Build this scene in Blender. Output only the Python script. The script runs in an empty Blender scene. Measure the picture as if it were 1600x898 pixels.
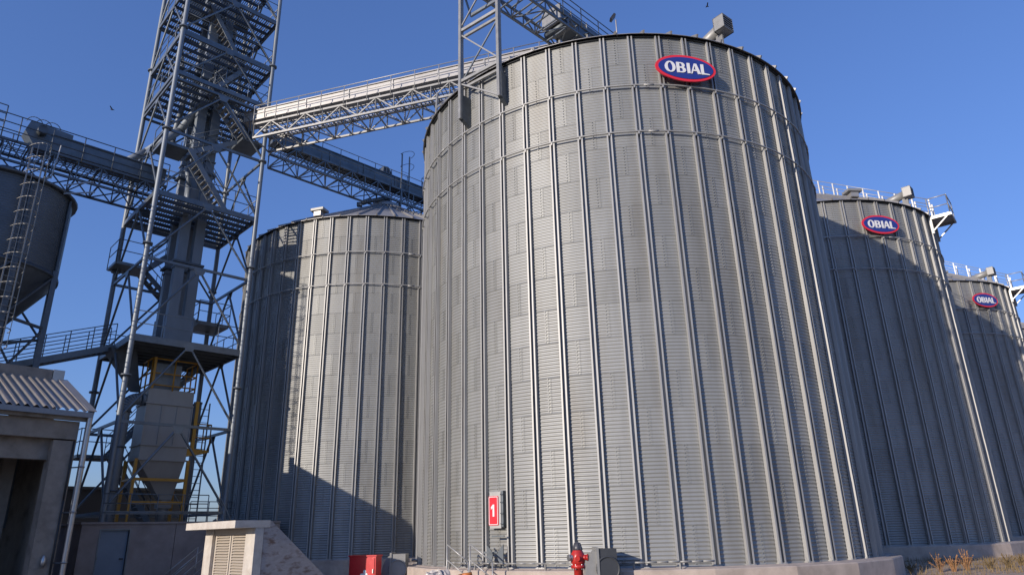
import bpy, bmesh, math, random
from mathutils import Vector, Matrix
random.seed(7)
R = math.radians
sc = bpy.context.scene
col = sc.collection

# ------------------------------------------------------------------ camera
PITCH, ROLL, FPX = R(19.543), R(-1.4324), 1076.17
cd = bpy.data.cameras.new('camera'); cam = bpy.data.objects.new('camera', cd); col.objects.link(cam)
cd.sensor_fit = 'HORIZONTAL'; cd.sensor_width = 36.0; cd.lens = FPX / 1600 * 36.0
cd.clip_end = 3000; cd.clip_start = 0.1
f = Vector((0, math.cos(PITCH), math.sin(PITCH))); r0 = Vector((1, 0, 0)); u0 = r0.cross(f)
cr = r0 * math.cos(ROLL) + u0 * math.sin(ROLL); cu = -r0 * math.sin(ROLL) + u0 * math.cos(ROLL)
cam.matrix_world = Matrix(((cr.x, cu.x, -f.x, 0), (cr.y, cu.y, -f.y, 0), (cr.z, cu.z, -f.z, 1.6), (0, 0, 0, 1)))
sc.camera = cam

# ------------------------------------------------------------------ light
SUN_AZ, SUN_EL = R(45.7), R(15.2)          # direction the light travels (from +X), elevation
w = bpy.data.worlds.new('World'); sc.world = w; w.use_nodes = True
nt = w.node_tree; bg = nt.nodes['Background']
sky = nt.nodes.new('ShaderNodeTexSky'); sky.sky_type = 'NISHITA'; sky.sun_disc = False
sky.sun_elevation = SUN_EL
to_sun = Vector((-math.cos(SUN_AZ) * math.cos(SUN_EL), -math.sin(SUN_AZ) * math.cos(SUN_EL), math.sin(SUN_EL)))
sky.sun_rotation = math.atan2(to_sun.x, to_sun.y) % (2 * math.pi)
sky.altitude = 0; sky.air_density = 1.3; sky.dust_density = 0.5; sky.ozone_density = 4.5
def vmul(v):
    n = nt.nodes.new('ShaderNodeVectorMath'); n.operation = 'MULTIPLY'; n.inputs[1].default_value = v; return n
# one tone curve and white balance for the whole dome, as the camera recorded it
t1 = vmul((.12, .1236, .1704)); gm_ = nt.nodes.new('ShaderNodeGamma'); gm_.inputs[1].default_value = .75; t2 = vmul((.64 / .12, .765 / .12, .98 / .12))
nt.links.new(sky.outputs[0], t1.inputs[0]); nt.links.new(t1.outputs[0], gm_.inputs[0]); nt.links.new(gm_.outputs[0], t2.inputs[0]); nt.links.new(t2.outputs[0], bg.inputs[0])
bg.inputs[1].default_value = 0.12
ld = bpy.data.lights.new('sun', 'SUN'); ld.energy = 4.9; ld.angle = R(0.5); ld.color = (1.0, 0.88, 0.75)
sun = bpy.data.objects.new('sun', ld); col.objects.link(sun)
sun.rotation_euler = to_sun.to_track_quat('Z', 'Y').to_euler()
sc.view_settings.view_transform = 'Standard'; sc.view_settings.look = 'None'
sc.view_settings.exposure = 0.0; sc.view_settings.gamma = 1.0

# ------------------------------------------------------------------ materials
def mat(name, base, rough=.5, metal=0.0, var=.12, scale=6.0, stretch=(1, 1, 1), bump=.0, bscale=60.0,
        rnd=0.0, dirt=None, dscale=1.5, damt=.5, spec=.5):
    m = bpy.data.materials.new(name); m.use_nodes = True
    base = tuple(c * .87 for c in base); dirt = tuple(c * .87 for c in dirt) if dirt else None
    t = m.node_tree; N = t.nodes; L = t.links; p = N['Principled BSDF']
    p.inputs['Roughness'].default_value = rough; p.inputs['Metallic'].default_value = metal
    p.inputs['Specular IOR Level'].default_value = spec
    tc = N.new('ShaderNodeTexCoord'); mp = N.new('ShaderNodeMapping'); mp.inputs['Scale'].default_value = stretch
    geo = N.new('ShaderNodeNewGeometry')
    L.new(geo.outputs['Position'], mp.inputs['Vector'])
    n1 = N.new('ShaderNodeTexNoise'); n1.inputs['Scale'].default_value = scale; n1.inputs['Detail'].default_value = 6
    n1.inputs['Roughness'].default_value = .65
    L.new(mp.outputs[0], n1.inputs['Vector'])
    mr = N.new('ShaderNodeMapRange'); mr.inputs[1].default_value = .3; mr.inputs[2].default_value = .7
    mr.inputs[3].default_value = 1 - var; mr.inputs[4].default_value = 1 + var
    L.new(n1.outputs[0], mr.inputs[0])
    fac = mr.outputs[0]
    if rnd:
        oi = N.new('ShaderNodeObjectInfo'); m2 = N.new('ShaderNodeMapRange')
        m2.inputs[3].default_value = 1 - rnd; m2.inputs[4].default_value = 1 + rnd
        L.new(oi.outputs['Random'], m2.inputs[0])
        mu = N.new('ShaderNodeMath'); mu.operation = 'MULTIPLY'
        L.new(fac, mu.inputs[0]); L.new(m2.outputs[0], mu.inputs[1]); fac = mu.outputs[0]
    src = None
    if dirt:
        n2 = N.new('ShaderNodeTexNoise'); n2.inputs['Scale'].default_value = dscale; n2.inputs['Detail'].default_value = 8
        L.new(mp.outputs[0], n2.inputs['Vector'])
        m3 = N.new('ShaderNodeMapRange'); m3.inputs[1].default_value = .5; m3.inputs[2].default_value = .72
        m3.inputs[4].default_value = damt
        L.new(n2.outputs[0], m3.inputs[0])
        mx = N.new('ShaderNodeMix'); mx.data_type = 'RGBA'
        mx.inputs['A'].default_value = (*base, 1); mx.inputs['B'].default_value = (*dirt, 1)
        L.new(m3.outputs[0], mx.inputs['Factor']); src = mx.outputs['Result']
    vm = N.new('ShaderNodeVectorMath'); vm.operation = 'SCALE'
    if src: L.new(src, vm.inputs[0])
    else: vm.inputs[0].default_value = base
    L.new(fac, vm.inputs['Scale']); L.new(vm.outputs[0], p.inputs['Base Color'])
    r2 = N.new('ShaderNodeMapRange'); r2.inputs[3].default_value = max(rough - .08, .02); r2.inputs[4].default_value = rough + .1
    L.new(n1.outputs[0], r2.inputs[0]); L.new(r2.outputs[0], p.inputs['Roughness'])
    if bump:
        n3 = N.new('ShaderNodeTexNoise'); n3.inputs['Scale'].default_value = bscale; n3.inputs['Detail'].default_value = 5
        L.new(geo.outputs['Position'], n3.inputs['Vector'])
        b = N.new('ShaderNodeBump'); b.inputs['Strength'].default_value = bump; b.inputs['Distance'].default_value = .02
        L.new(n3.outputs[0], b.inputs['Height']); L.new(b.outputs[0], p.inputs['Normal'])
    return m

M = dict(
    sheet=mat('galvanised_sheet', (.350, .358, .350), .50, .45, .09, 1.6, (1, 1, .14), spec=.25, bump=.12, bscale=1.7, rnd=.07, dirt=(.25, .235, .205), dscale=1.1, damt=.55),
    stiff=mat('galvanised_post', (.41, .41, .40), .54, .35, .12, 3, (1, 1, .15), rnd=.06),
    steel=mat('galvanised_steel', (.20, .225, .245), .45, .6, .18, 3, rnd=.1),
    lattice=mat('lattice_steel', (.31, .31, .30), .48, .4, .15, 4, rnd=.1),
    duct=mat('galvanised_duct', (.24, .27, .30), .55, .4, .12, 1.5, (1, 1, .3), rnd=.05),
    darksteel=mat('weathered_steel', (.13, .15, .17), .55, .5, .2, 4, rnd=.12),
    roof=mat('roof_sheet', (.40, .39, .375), .45, .5, .1, 2, rnd=.08),
    darksheet=mat('shade_darkened_galvanised_sheet', (.15, .17, .19), .45, .5, .12, 1.5),  # hopper silo metal: base colour darkened to stand for deep shade
    shedconc=mat('brown_shed_concrete', (.33, .285, .24), .9, 0, .18, 2.5, bump=.5, dirt=(.13, .11, .09), dscale=1.8, damt=.6),
    found=mat('pinkish_foundation_concrete', (.50, .42, .36), .88, 0, .15, 2.5, bump=.5, dirt=(.30, .25, .21), dscale=1.5, damt=.6),
    eave=mat('eave_gap_angle', (.05, .055, .06), .6, .3),
    yellow=mat('yellow_paint', (.62, .30, .03), .45, 0, .2, 5, dirt=(.25, .12, .04), dscale=5, damt=.6),
    beige=mat('beige_filter_paint', (.42, .39, .35), .5, 0, .08, 2, (1, 1, .3), dirt=(.28, .25, .21), dscale=2, damt=.5),
    conc=mat('weathered_concrete', (.42, .37, .33), .85, 0, .18, 3, bump=.5, dirt=(.24, .20, .18), dscale=2.2, damt=.6),
    concw=mat('pale_precast_concrete', (.58, .54, .49), .8, 0, .12, 4, bump=.4, dirt=(.40, .33, .27), dscale=3, damt=.5),
    render=mat('stained_render', (.34, .29, .27), .85, 0, .15, 2, bump=.3, dirt=(.22, .18, .17), dscale=1.2, damt=.6),
    darkwall=mat('dark_panel_wall', (.07, .075, .085), .6, .2, .2, 1, (1, 1, .3)),
    rust=mat('spotted_concrete', (.42, .385, .37), .9, 0, .15, 5, (1, 1, 2), bump=.6, bscale=25, dirt=(.16, .09, .06), dscale=4, damt=.85),
    tin=mat('profiled_tin', (.55, .50, .45), .38, .55, .12, 2, rnd=.05),
    gutter=mat('grey_gutter', (.30, .31, .33), .5, .3, .1),
    pipe=mat('downpipe_zinc', (.52, .50, .48), .34, .7, .12, 3),
    door=mat('blue_grey_door', (.20, .25, .32), .45, .2, .1, 2),
    louvre=mat('beige_louvre_paint', (.56, .50, .43), .5, 0, .1, 6, dirt=(.35, .28, .2), dscale=6, damt=.4),
    red=mat('red_paint', (.60, .015, .02), .3, 0, .1, 5),
    redhyd=mat('red_hydrant_paint', (.50, .03, .025), .28, 0, .15, 12, dirt=(.22, .03, .02), dscale=14, damt=.6),
    redsign=mat('red_sign_film', (.75, .03, .05), .35, 0, .03),
    blue=mat('blue_sign_film', (.025, .045, .25), .3, 0, .03),
    white=mat('white_sign_film', (.80, .80, .80), .4, 0, .03),
    fan=mat('grey_fan_paint', (.30, .30, .29), .45, .2, .1, 4),
    darkfan=mat('dark_fan_paint', (.055, .06, .068), .45, .2, .1, 4),
    cap=mat('dark_hydrant_cap', (.09, .09, .10), .4, .3, .2, 10),
    alu=mat('bare_valve_metal', (.5, .5, .5), .35, .8),
    orange=mat('orange_pipe', (.55, .18, .04), .5),
    plastic=mat('dusty_plastic_sheet', (.48, .45, .43), .35, 0, .2, 6, bump=.8, bscale=15, dirt=(.3, .25, .22), dscale=5, damt=.6),
    asphalt=mat('dusty_asphalt', (.13, .115, .10), .9, 0, .2, 1, bump=.6, bscale=40, dirt=(.26, .20, .15), dscale=.3, damt=.9),
    sand=mat('sandy_soil', (.50, .38, .28), .95, 0, .25, 2, bump=1, bscale=20, dirt=(.26, .18, .12), dscale=1.5, damt=.6),
    straw=mat('dry_weed_straw', (.36, .19, .085), .8, 0, .3, 8, rnd=.2),
    grass=mat('dull_dry_grass', (.24, .17, .08), .85, 0, .35, 5, rnd=.2),
    white_rail=mat('pale_galvanised_rail', (.42, .42, .41), .4, .35, .08, 4),
    bird=mat('bird_dark', (.03, .03, .035), .8),
    floodlight=mat('black_lamp_housing', (.03, .03, .035), .4),
)

# ------------------------------------------------------------------ mesh helpers
class MB:
    def __init__(s): s.v = []; s.f = []; s.sm = []
    def face(s, idx, sm=False): s.f.append(idx); s.sm.append(sm)
    def hexa(s, p):                       # 8 points: bottom 4 (ccw from above), top 4
        b = len(s.v); s.v += [tuple(q) for q in p]
        for q in ((3, 2, 1, 0), (4, 5, 6, 7), (0, 1, 5, 4), (1, 2, 6, 5), (2, 3, 7, 6), (3, 0, 4, 7)):
            s.face([b + i for i in q])
    def box(s, c, d, rz=0, M_=None):
        x, y, z = d[0] / 2, d[1] / 2, d[2] / 2
        m = Matrix.Rotation(rz, 4, 'Z') if M_ is None else M_
        P = [Vector(c) + m @ Vector(q) for q in ((-x, -y, -z), (x, -y, -z), (x, y, -z), (-x, y, -z), (-x, -y, z), (x, -y, z), (x, y, z), (-x, y, z))]
        s.hexa(P)
    def bar(s, a, b, w_=.06, h=None):
        s.add_mesh(barmat(a, b, w_, h if h else w_), BOXV, BOXF, False)
    def tube(s, a, b, r_, n=8, caps=True, r2=None):
        a, b = Vector(a), Vector(b); d = (b - a).normalized()
        x = d.orthogonal().normalized(); y = d.cross(x); k = len(s.v); r2 = r_ if r2 is None else r2
        for q, rr in ((a, r_), (b, r2)):
            for i in range(n):
                t = 2 * math.pi * i / n; s.v.append(tuple(q + (x * math.cos(t) + y * math.sin(t)) * rr))
        for i in range(n): s.face([k + i, k + (i + 1) % n, k + n + (i + 1) % n, k + n + i], True)
        if caps: s.face([k + n - 1 - i for i in range(n)]); s.face([k + n + i for i in range(n)])
    def path(s, pts, r_, n=6):
        for a, b in zip(pts[:-1], pts[1:]): s.tube(a, b, r_, n)
    def lathe(s, c, prof, n=20, ax=(0, 0, 1)):
        c = Vector(c); ax = Vector(ax).normalized(); x = ax.orthogonal().normalized(); y = ax.cross(x); k = len(s.v)
        for rr, zz in prof:
            for i in range(n):
                t = 2 * math.pi * i / n; s.v.append(tuple(c + ax * zz + (x * math.cos(t) + y * math.sin(t)) * rr))
        for j in range(len(prof) - 1):
            for i in range(n):
                s.face([k + j * n + i, k + j * n + (i + 1) % n, k + (j + 1) * n + (i + 1) % n, k + (j + 1) * n + i], True)
        s.face([k + n - 1 - i for i in range(n)]); e = k + (len(prof) - 1) * n; s.face([e + i for i in range(n)])
    def add_mesh(s, m, V, F, sm):
        k = len(s.v); s.v += [tuple(m @ Vector(q)) for q in V]
        for q in F: s.face([k + i for i in q], sm)
    def prism(s, poly, a, b):             # poly points (3d) extruded by vector
        k = len(s.v); n = len(poly); off = Vector(b)
        s.v += [tuple(Vector(q) + Vector(a)) for q in poly] + [tuple(Vector(q) + Vector(a) + off) for q in poly]
        for i in range(n): s.face([k + i, k + (i + 1) % n, k + n + (i + 1) % n, k + n + i])
        s.face([k + n - 1 - i for i in range(n)]); s.face([k + n + i for i in range(n)])
    def mesh(s, name, m):
        me = bpy.data.meshes.new(name); me.from_pydata(s.v, [], s.f)
        me.polygons.foreach_set('use_smooth', s.sm); me.materials.append(M[m] if isinstance(m, str) else m)
        me.update(); return me
    def build(s, name, m, parent=None, **kw):
        me = s.mesh(name, m)
        bm = bmesh.new(); bm.from_mesh(me); bmesh.ops.recalc_face_normals(bm, faces=bm.faces); bm.to_mesh(me); bm.free()
        return link(name, me, parent, **kw)

BOXV = [(-.5, -.5, 0), (.5, -.5, 0), (.5, .5, 0), (-.5, .5, 0), (-.5, -.5, 1), (.5, -.5, 1), (.5, .5, 1), (-.5, .5, 1)]
BOXF = [(3, 2, 1, 0), (4, 5, 6, 7), (0, 1, 5, 4), (1, 2, 6, 5), (2, 3, 7, 6), (3, 0, 4, 7)]
def barmat(a, b, w_, h):
    a, b = Vector(a), Vector(b); d = b - a; l = d.length; z = d / l
    up = Vector((0, 0, 1)) if abs(z.z) < .98 else Vector((math.cos(R(44.2)), math.sin(R(44.2)), 0))
    x = up.cross(z).normalized(); y = z.cross(x)
    return Matrix(((x.x * w_, y.x * h, z.x * l, a.x), (x.y * w_, y.y * h, z.y * l, a.y), (x.z * w_, y.z * h, z.z * l, a.z), (0, 0, 0, 1)))
def tag(o, label=None, cat=None, group=None, kind=None):
    if label: o['label'] = label
    if cat: o['category'] = cat
    if group: o['group'] = group
    if kind: o['kind'] = kind
    return o
def link(name, me, parent=None, mw=None, label=None, cat=None, group=None, kind=None):
    o = bpy.data.objects.new(name, me); col.objects.link(o)
    if parent is not None:
        o.parent = parent
        o.matrix_basis = parent_world(parent).inverted() @ (mw if mw is not None else Matrix())
    elif mw is not None: o.matrix_basis = mw
    WM[o.name] = mw if mw is not None else Matrix()
    return tag(o, label, cat, group, kind)
WM = {}
def parent_world(p): return WM[p.name]
def thing(name, loc, rz, label, cat, group=None):
    o = bpy.data.objects.new(name, None); col.objects.link(o)
    mw = Matrix.Translation(loc) @ Matrix.Rotation(rz, 4, 'Z'); o.matrix_basis = mw; WM[o.name] = mw
    o.empty_display_size = .2
    return tag(o, label, cat, group)
UNIT = {}
def unit(shape, m):
    k = (shape, m)
    if k not in UNIT:
        b = MB()
        if shape == 'box': b.add_mesh(Matrix(), BOXV, BOXF, False)
        else: b.tube((0, 0, 0), (0, 0, 1), .5, 10)
        me = b.mesh(shape + '_' + m, m)
        UNIT[k] = me
    return UNIT[k]
def bar(parent, name, a, b, m, w_=.06, h=None, shape='box', **kw):       # one straight member as an object, shared mesh
    return link(name, unit(shape, m), parent, barmat(a, b, w_, h if h else w_), **kw)
def rod(parent, name, a, b, m, d, **kw): return bar(parent, name, a, b, m, d, d, 'rod', **kw)
def lerp(a, b, t): return Vector(a) * (1 - t) + Vector(b) * t
def railing(mb, pts, h=1.1, step=1.2, r_=.022, mids=(.55,), dirv=Vector((0, 0, 1)), toe=False):
    for a, b in zip(pts[:-1], pts[1:]):
        a, b = Vector(a), Vector(b); n = max(1, round((b - a).length / step))
        for i in range(n + 1):
            q = lerp(a, b, i / n); mb.tube(q - dirv * .1, q + dirv * h, r_, 5)
        for hh in (*mids, h): mb.tube(a + dirv * hh, b + dirv * hh, r_, 5)
        if toe: mb.bar(a + dirv * .07, b + dirv * .07, .012, .14)

# ------------------------------------------------------------------ ground and setting
def sheet_ground(name, pts, m, z, label=None, kind='structure'):
    mb = MB(); mb.v = [(x, y, z) for x, y in pts]; mb.face(list(range(len(pts)))); return mb.build(name, m, kind=kind)
g = MB(); S = 2500
g.v = [(-S, -S, 0), (S, -S, 0), (S, S, 0), (-S, S, 0)]; g.face([0, 1, 2, 3]); g.build('ground', 'asphalt', kind='structure')
# sandy strip of soil along the right hand foundations, gently uneven
g = MB(); nx, ny = 90, 60
for j in range(ny + 1):
    for i in range(nx + 1):
        x = 9.5 + 70 * i / nx; y = 14 + 60 * j / ny
        e = min(1, i / 4, j / 3, (nx - i) / 4, (ny - j) / 3)
        z = .01 + e * (.05 + .05 * math.sin(x * 1.3 + 2 * math.sin(y * .7)) * math.cos(y * .9) + random.uniform(0, .04))
        g.v.append((x, y, z))
for j in range(ny):
    for i in range(nx):
        a = j * (nx + 1) + i; g.face([a, a + 1, a + nx + 2, a + nx + 1], True)
g.build('soil_verge', 'sand', kind='structure')

# ------------------------------------------------------------------ silos
NS = 54; DA = 2 * math.pi / NS; RS = 8.0; ZB = .65; ZT = 17.28; NR = 16; RH = (ZT - ZB) / NR
def pol(r_, a, z): return (r_ * math.sin(a), -r_ * math.cos(a), z)
def sheet_mesh(name):
    mb = MB(); na = 12; nw = 10; sp = 8; H = nw * sp
    for j in range(H + 1):
        z = RH * j / H; rr = RS - .024 + + .0115 * math.cos(2 * math.pi * j / sp) + .004 * (1 - j / H)
        for i in range(na + 1):
            t = i / na; a = (t - .5) * 2 * DA + .006 * (t > .99); mb.v.append(pol(rr + (.008 if i == na else .002 * t), a, z))
    for j in range(H):
        for i in range(na):
            k = j * (na + 1) + i; mb.face([k, k + 1, k + na + 2, k + na + 1], True)
    for side, off in ((1, -.007), (1, .0)):                       # bolt heads of the vertical lap
        for j in range(nw):
            a = side * DA + off; z = RH * (j + .5 * (off < 0)) / nw + .02; c = Vector(pol(RS - .006, a, z)); s_ = .0135
            t = Vector((math.cos(a), math.sin(a), 0)); n = Vector((math.sin(a), -math.cos(a), 0)); u = Vector((0, 0, 1))
            k = len(mb.v); mb.v += [tuple(c + t * x * s_ + u * y * s_ - n * .008) for x, y in ((-1, -1), (1, -1), (1, 1), (-1, 1))]
            mb.v += [tuple(c + t * x * s_ * .8 + u * y * s_ * .8 + n * .012) for x, y in ((-1, -1), (1, -1), (1, 1), (-1, 1))]
            mb.face([k + 4, k + 5, k + 6, k + 7])
            for q in range(4): mb.face([k + q, k + (q + 1) % 4, k + 4 + (q + 1) % 4, k + 4 + q])
    return mb.mesh(name, 'sheet')
SHEET = sheet_mesh('wall_sheet')
def stiff_mesh():
    mb = MB()
    def seg(z0, z1, s_, d):                                        # an open channel with inward lips, set on the wall
        o = RS - .012; w2, l, t = .090 * s_, .048, .007
        prof = [(-w2 + l, d), (-w2, d), (-w2, 0), (w2, 0), (w2, d), (w2 - l, d), (w2 - l, d - t), (w2 - t, d - t), (w2 - t, t), (-w2 + t, t), (-w2 + t, d - t), (-w2 + l, d - t)]
        k = len(mb.v); n = len(prof)
        for z in (z0, z1):
            for x, y in prof: mb.v.append((x, -(o + y), z))
        for i in range(n): mb.face([k + i, k + (i + 1) % n, k + n + (i + 1) % n, k + n + i])
        for q in (0, n):
            for a in ((0, 1, 10, 11), (1, 2, 9, 10), (2, 3, 8, 9), (3, 4, 7, 8), (4, 5, 6, 7)): mb.face([k + q + i for i in a])
    cuts = [ZB, ZB + 2.35, ZB + 4.7, ZB + 7.8, ZB + 10.6, ZB + 13.6, ZT + .02]
    for i in range(len(cuts) - 1):
        seg(cuts[i], cuts[i + 1], 1.0 - .015 * i, .122 - .004 * i)
        if i: 
            for x in (-.085, .085): mb.box((x * (1 - .02 * i), -(RS + .045), cuts[i]), (.012, .06, .34))
    mb.box((0, -(RS + .02), ZB + .02), (.26, .16, .03))
    for x in (-.1, .1): mb.prism([(x - .005, -(RS + .09), ZB + .03), (x - .005, -(RS - .01), ZB + .03), (x - .005, -(RS - .01), ZB + .2)], (0, 0, 0), (.01, 0, 0))
    return mb.mesh('stiffener', 'stiff')
STIFF = stiff_mesh()
PR = 8.17; PZ = 17.335; AR = .9; AZ = PZ + (PR - AR) * math.tan(R(30))
def panel_mesh():
    mb = MB(); a = DA / 2
    P = [pol(PR, -a, PZ), pol(PR, 0, PZ), pol(PR, a, PZ), pol(AR, a, AZ), pol(AR, 0, AZ), pol(AR, -a, AZ)]
    k = 0; mb.v += P + [(x, y, z + .02) for x, y, z in P]
    for q in ((0, 1, 4, 5), (1, 2, 3, 4), (11, 10, 7, 6), (10, 9, 8, 7), (0, 6, 7, 1), (1, 7, 8, 2)): mb.face(q)
    A_, B_ = Vector(pol(PR + .03, a, PZ + .05)), Vector(pol(AR, a, AZ + .05)); mb.bar(A_, B_, .06, .11)   # standing rib
    return mb.mesh('roof_panel', 'roof')
PANEL = panel_mesh()
LIN = MB()
for i in range(108):
    a, b = i * DA / 2, (i + 1) * DA / 2; k = len(LIN.v)
    LIN.v += [pol(RS - .06, a, ZB), pol(RS - .06, b, ZB), pol(RS - .06, b, ZT + .1), pol(RS - .06, a, ZT + .1)]; LIN.face([k, k + 1, k + 2, k + 3])
LINER = LIN.mesh('inner_wall', 'sheet')
def ring_mesh(z, ph0):
    mb = MB(); n = 108
    for i in range(n): mb.tube(pol(RS + .115, i * DA / 2, z), pol(RS + .115, (i + 1) * DA / 2, z), .03, 6, False)
    for i in range(NS):
        a = i * DA; mb.box(pol(RS + .10, a, z - .05), (.05, .07, .10), a)
    for i in range(3, NS, 9):
        a = (i + .5) * DA; mb.tube(pol(RS + .12, a - .02, z - .01), pol(RS + .12, a + .02, z - .01), .036, 6)
    return mb.mesh('wind_ring', 'stiff')
RING = [ring_mesh(15.33, 0), ring_mesh(13.58, 0)]
EV = MB()
for i in range(108):
    a, b = i * DA / 2, (i + 1) * DA / 2
    EV.hexa([pol(RS - .05, a, ZT + .01), pol(RS + .06, a, ZT + .01), pol(RS + .06, b, ZT + .01), pol(RS - .05, b, ZT + .01),
             pol(RS - .05, a, ZT + .045), pol(RS + .06, a, ZT + .045), pol(RS + .06, b, ZT + .045), pol(RS - .05, b, ZT + .045)])
EAVE = EV.mesh('eave_ring', 'eave')
FD = MB(); nf = 24; FR_ = 8.62
FD.lathe((0, 0, 0), [(FR_, -.3), (FR_, ZB - .05), (FR_ - .03, ZB - .02), (3, ZB - .02)], nf); FD.sm = [False] * len(FD.sm)
FOUND = FD.mesh('foundation', 'found')
CP = MB(); CP.lathe((0, 0, 0), [(1.0, AZ - .1), (1.0, AZ + .25), (.85, AZ + .32), (.3, AZ + .32)], 24); CAP = CP.mesh('roof_cap', 'roof')
GR = MB()                                                            # grout bed under the posts
for i in range(108):
    a, b = i * DA / 2, (i + 1) * DA / 2
    GR.hexa([pol(RS - .1, a, ZB - .03), pol(RS + .30, a, ZB - .03), pol(RS + .30, b, ZB - .03), pol(RS - .1, b, ZB - .03),
             pol(RS - .1, a, ZB + .005), pol(RS + .2, a, ZB + .005), pol(RS + .2, b, ZB + .005), pol(RS - .1, b, ZB + .005)])
GROUT = GR.mesh('grout_bed', 'found')

def silo(cx, cy, ph, label, lo, hi, vents=()):
    t = thing('grain_silo', (cx, cy, 0), 0, label, 'silo', 'tall corrugated grain silos')
    base = Matrix.Translation((cx, cy, 0))
    mid = math.atan2(-cx, cy)
    for row in range(NR):
        for j in range(NS // 2):
            a = ph + DA * (2 * j + row % 2 + .5)
            d = (a - mid + math.pi) % (2 * math.pi) - math.pi
            if R(lo) < d < R(hi):
                link('wall_sheet', SHEET, t, base @ Matrix.Translation((0, 0, ZB + row * RH)) @ Matrix.Rotation(a, 4, 'Z'))
    for j in range(NS):
        a = ph + DA * j; rot = base @ Matrix.Rotation(a, 4, 'Z')
        d = (a - mid + math.pi) % (2 * math.pi) - math.pi
        if R(lo) - .1 < d < R(hi) + .1: link('stiffener', STIFF, t, rot)
        link('roof_panel', PANEL, t, rot)
    rot = base @ Matrix.Rotation(ph, 4, 'Z')
    link('inner_wall', LINER, t, rot); link('wind_ring', RING[0], t, rot); link('wind_ring', RING[1], t, rot)
    link('eave_ring', EAVE, t, rot); link('foundation', FOUND, t, base @ Matrix.Rotation(.06, 4, 'Z')); link('roof_cap', CAP, t, base); link('grout_bed', GROUT, t, rot)
    for a in vents: vent(t, cx, cy, a)
    return t
def vent(t, cx, cy, a):                                              # roof exhaust: sloping duct with louvred box
    def P(r_, da, z): q = pol(r_, a + da, z); return Vector((q[0] + cx, q[1] + cy, q[2]))
    n = (P(2, 0, 0) - P(1, 0, 0)).normalized(); s_ = Vector((-n.y, n.x, 0)); up = Vector((0, 0, 1))
    mb = MB(); A_, B_ = P(6.35, -.02, 18.12), P(7.8, 0, 18.28)
    mb.tube(A_, B_, .22, 16); mb.tube(P(6.35, -.02, 18.0), A_ + up * .05, .22, 16)
    v = mb.build('exhaust_duct', 'fan', t, mw=Matrix())
    c = P(8.0, 0, 18.30); n0 = n; n = (Matrix.Rotation(R(14), 3, 'Z') @ n); s_ = Vector((-n.y, n.x, 0)); bx = MB(); w2, h2, l2 = .29, .28, .21
    def bar_(x0, x1, y0, y1, z0, z1):
        pts = [c + n * x + s_ * y + up * z for x, y, z in ((x0, y0, z0), (x1, y0, z0), (x1, y1, z0), (x0, y1, z0), (x0, y0, z1), (x1, y0, z1), (x1, y1, z1), (x0, y1, z1))]
        bx.hexa(pts)
    bar_(-l2, -l2 + .03, -w2, w2, -h2, h2); bar_(-l2, l2, -w2, w2, h2 - .03, h2); bar_(-l2, l2, -w2, w2, -h2, -h2 + .03)
    bar_(-l2, l2, w2 - .03, w2, -h2, h2); bar_(-l2, l2, -w2, -w2 + .03, -h2, h2)
    o = bx.build('louvre_box', 'fan', t, mw=Matrix())
    ib = MB(); pts = [c + n * x + s_ * y + up * z for x, y, z in ((.02, -w2 + .03, -h2 + .03), (.04, -w2 + .03, -h2 + .03), (.04, w2 - .03, -h2 + .03), (.02, w2 - .03, -h2 + .03), (.02, -w2 + .03, h2 - .03), (.04, -w2 + .03, h2 - .03), (.04, w2 - .03, h2 - .03), (.02, w2 - .03, h2 - .03))]
    ib.hexa(pts); ib.build('inner_screen', 'darksteel', o, mw=Matrix())
    for k in range(5):
        z0 = -h2 + .05 + k * .102; sl = MB()
        a0, a1 = c + n * (l2 - .12) + up * (z0 + .065), c + n * (l2 + .01) + up * z0
        e = s_ * (w2 - .02); sl.hexa([a0 - e, a1 - e, a1 + e, a0 + e, a0 - e + up * .02, a1 - e + up * .02, a1 + e + up * .02, a0 + e + up * .02])
        sl.build('slat', 'roof', o, mw=Matrix())
    lg = MB(); lg.box(c - n * .2 - up * .50, (.06, .3, .5), a); lg.build('duct_support', 'fan', t, mw=Matrix())

CA, CB, CC, CD = (4.385, 27.235), (-8.119, 40.658), (17.266, 40.26), (30.51, 53.325)
CE = (43.754, 66.39)
SA = silo(*CA, -.37463, 'nearest and largest grain silo, corrugated grey metal, filling the middle of the picture', -108, 108, (R(24.5),))
SB = silo(*CB, -.03415, 'grain silo left of the nearest one with the steel tower\'s shadow across its wall', -108, 108)
SC = silo(*CC, -.13723, 'first silo behind the nearest one on the right, mostly in its shadow', -100, 108, (R(31.5),))
SD = silo(*CD, .06468, 'second silo behind the nearest one on the right, near the right edge', -90, 108, (R(27.5),))
SE = silo(*CE, .06, 'farthest silo of the right hand row, a sliver at the right edge', -95, 60, (R(-12),))

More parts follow.
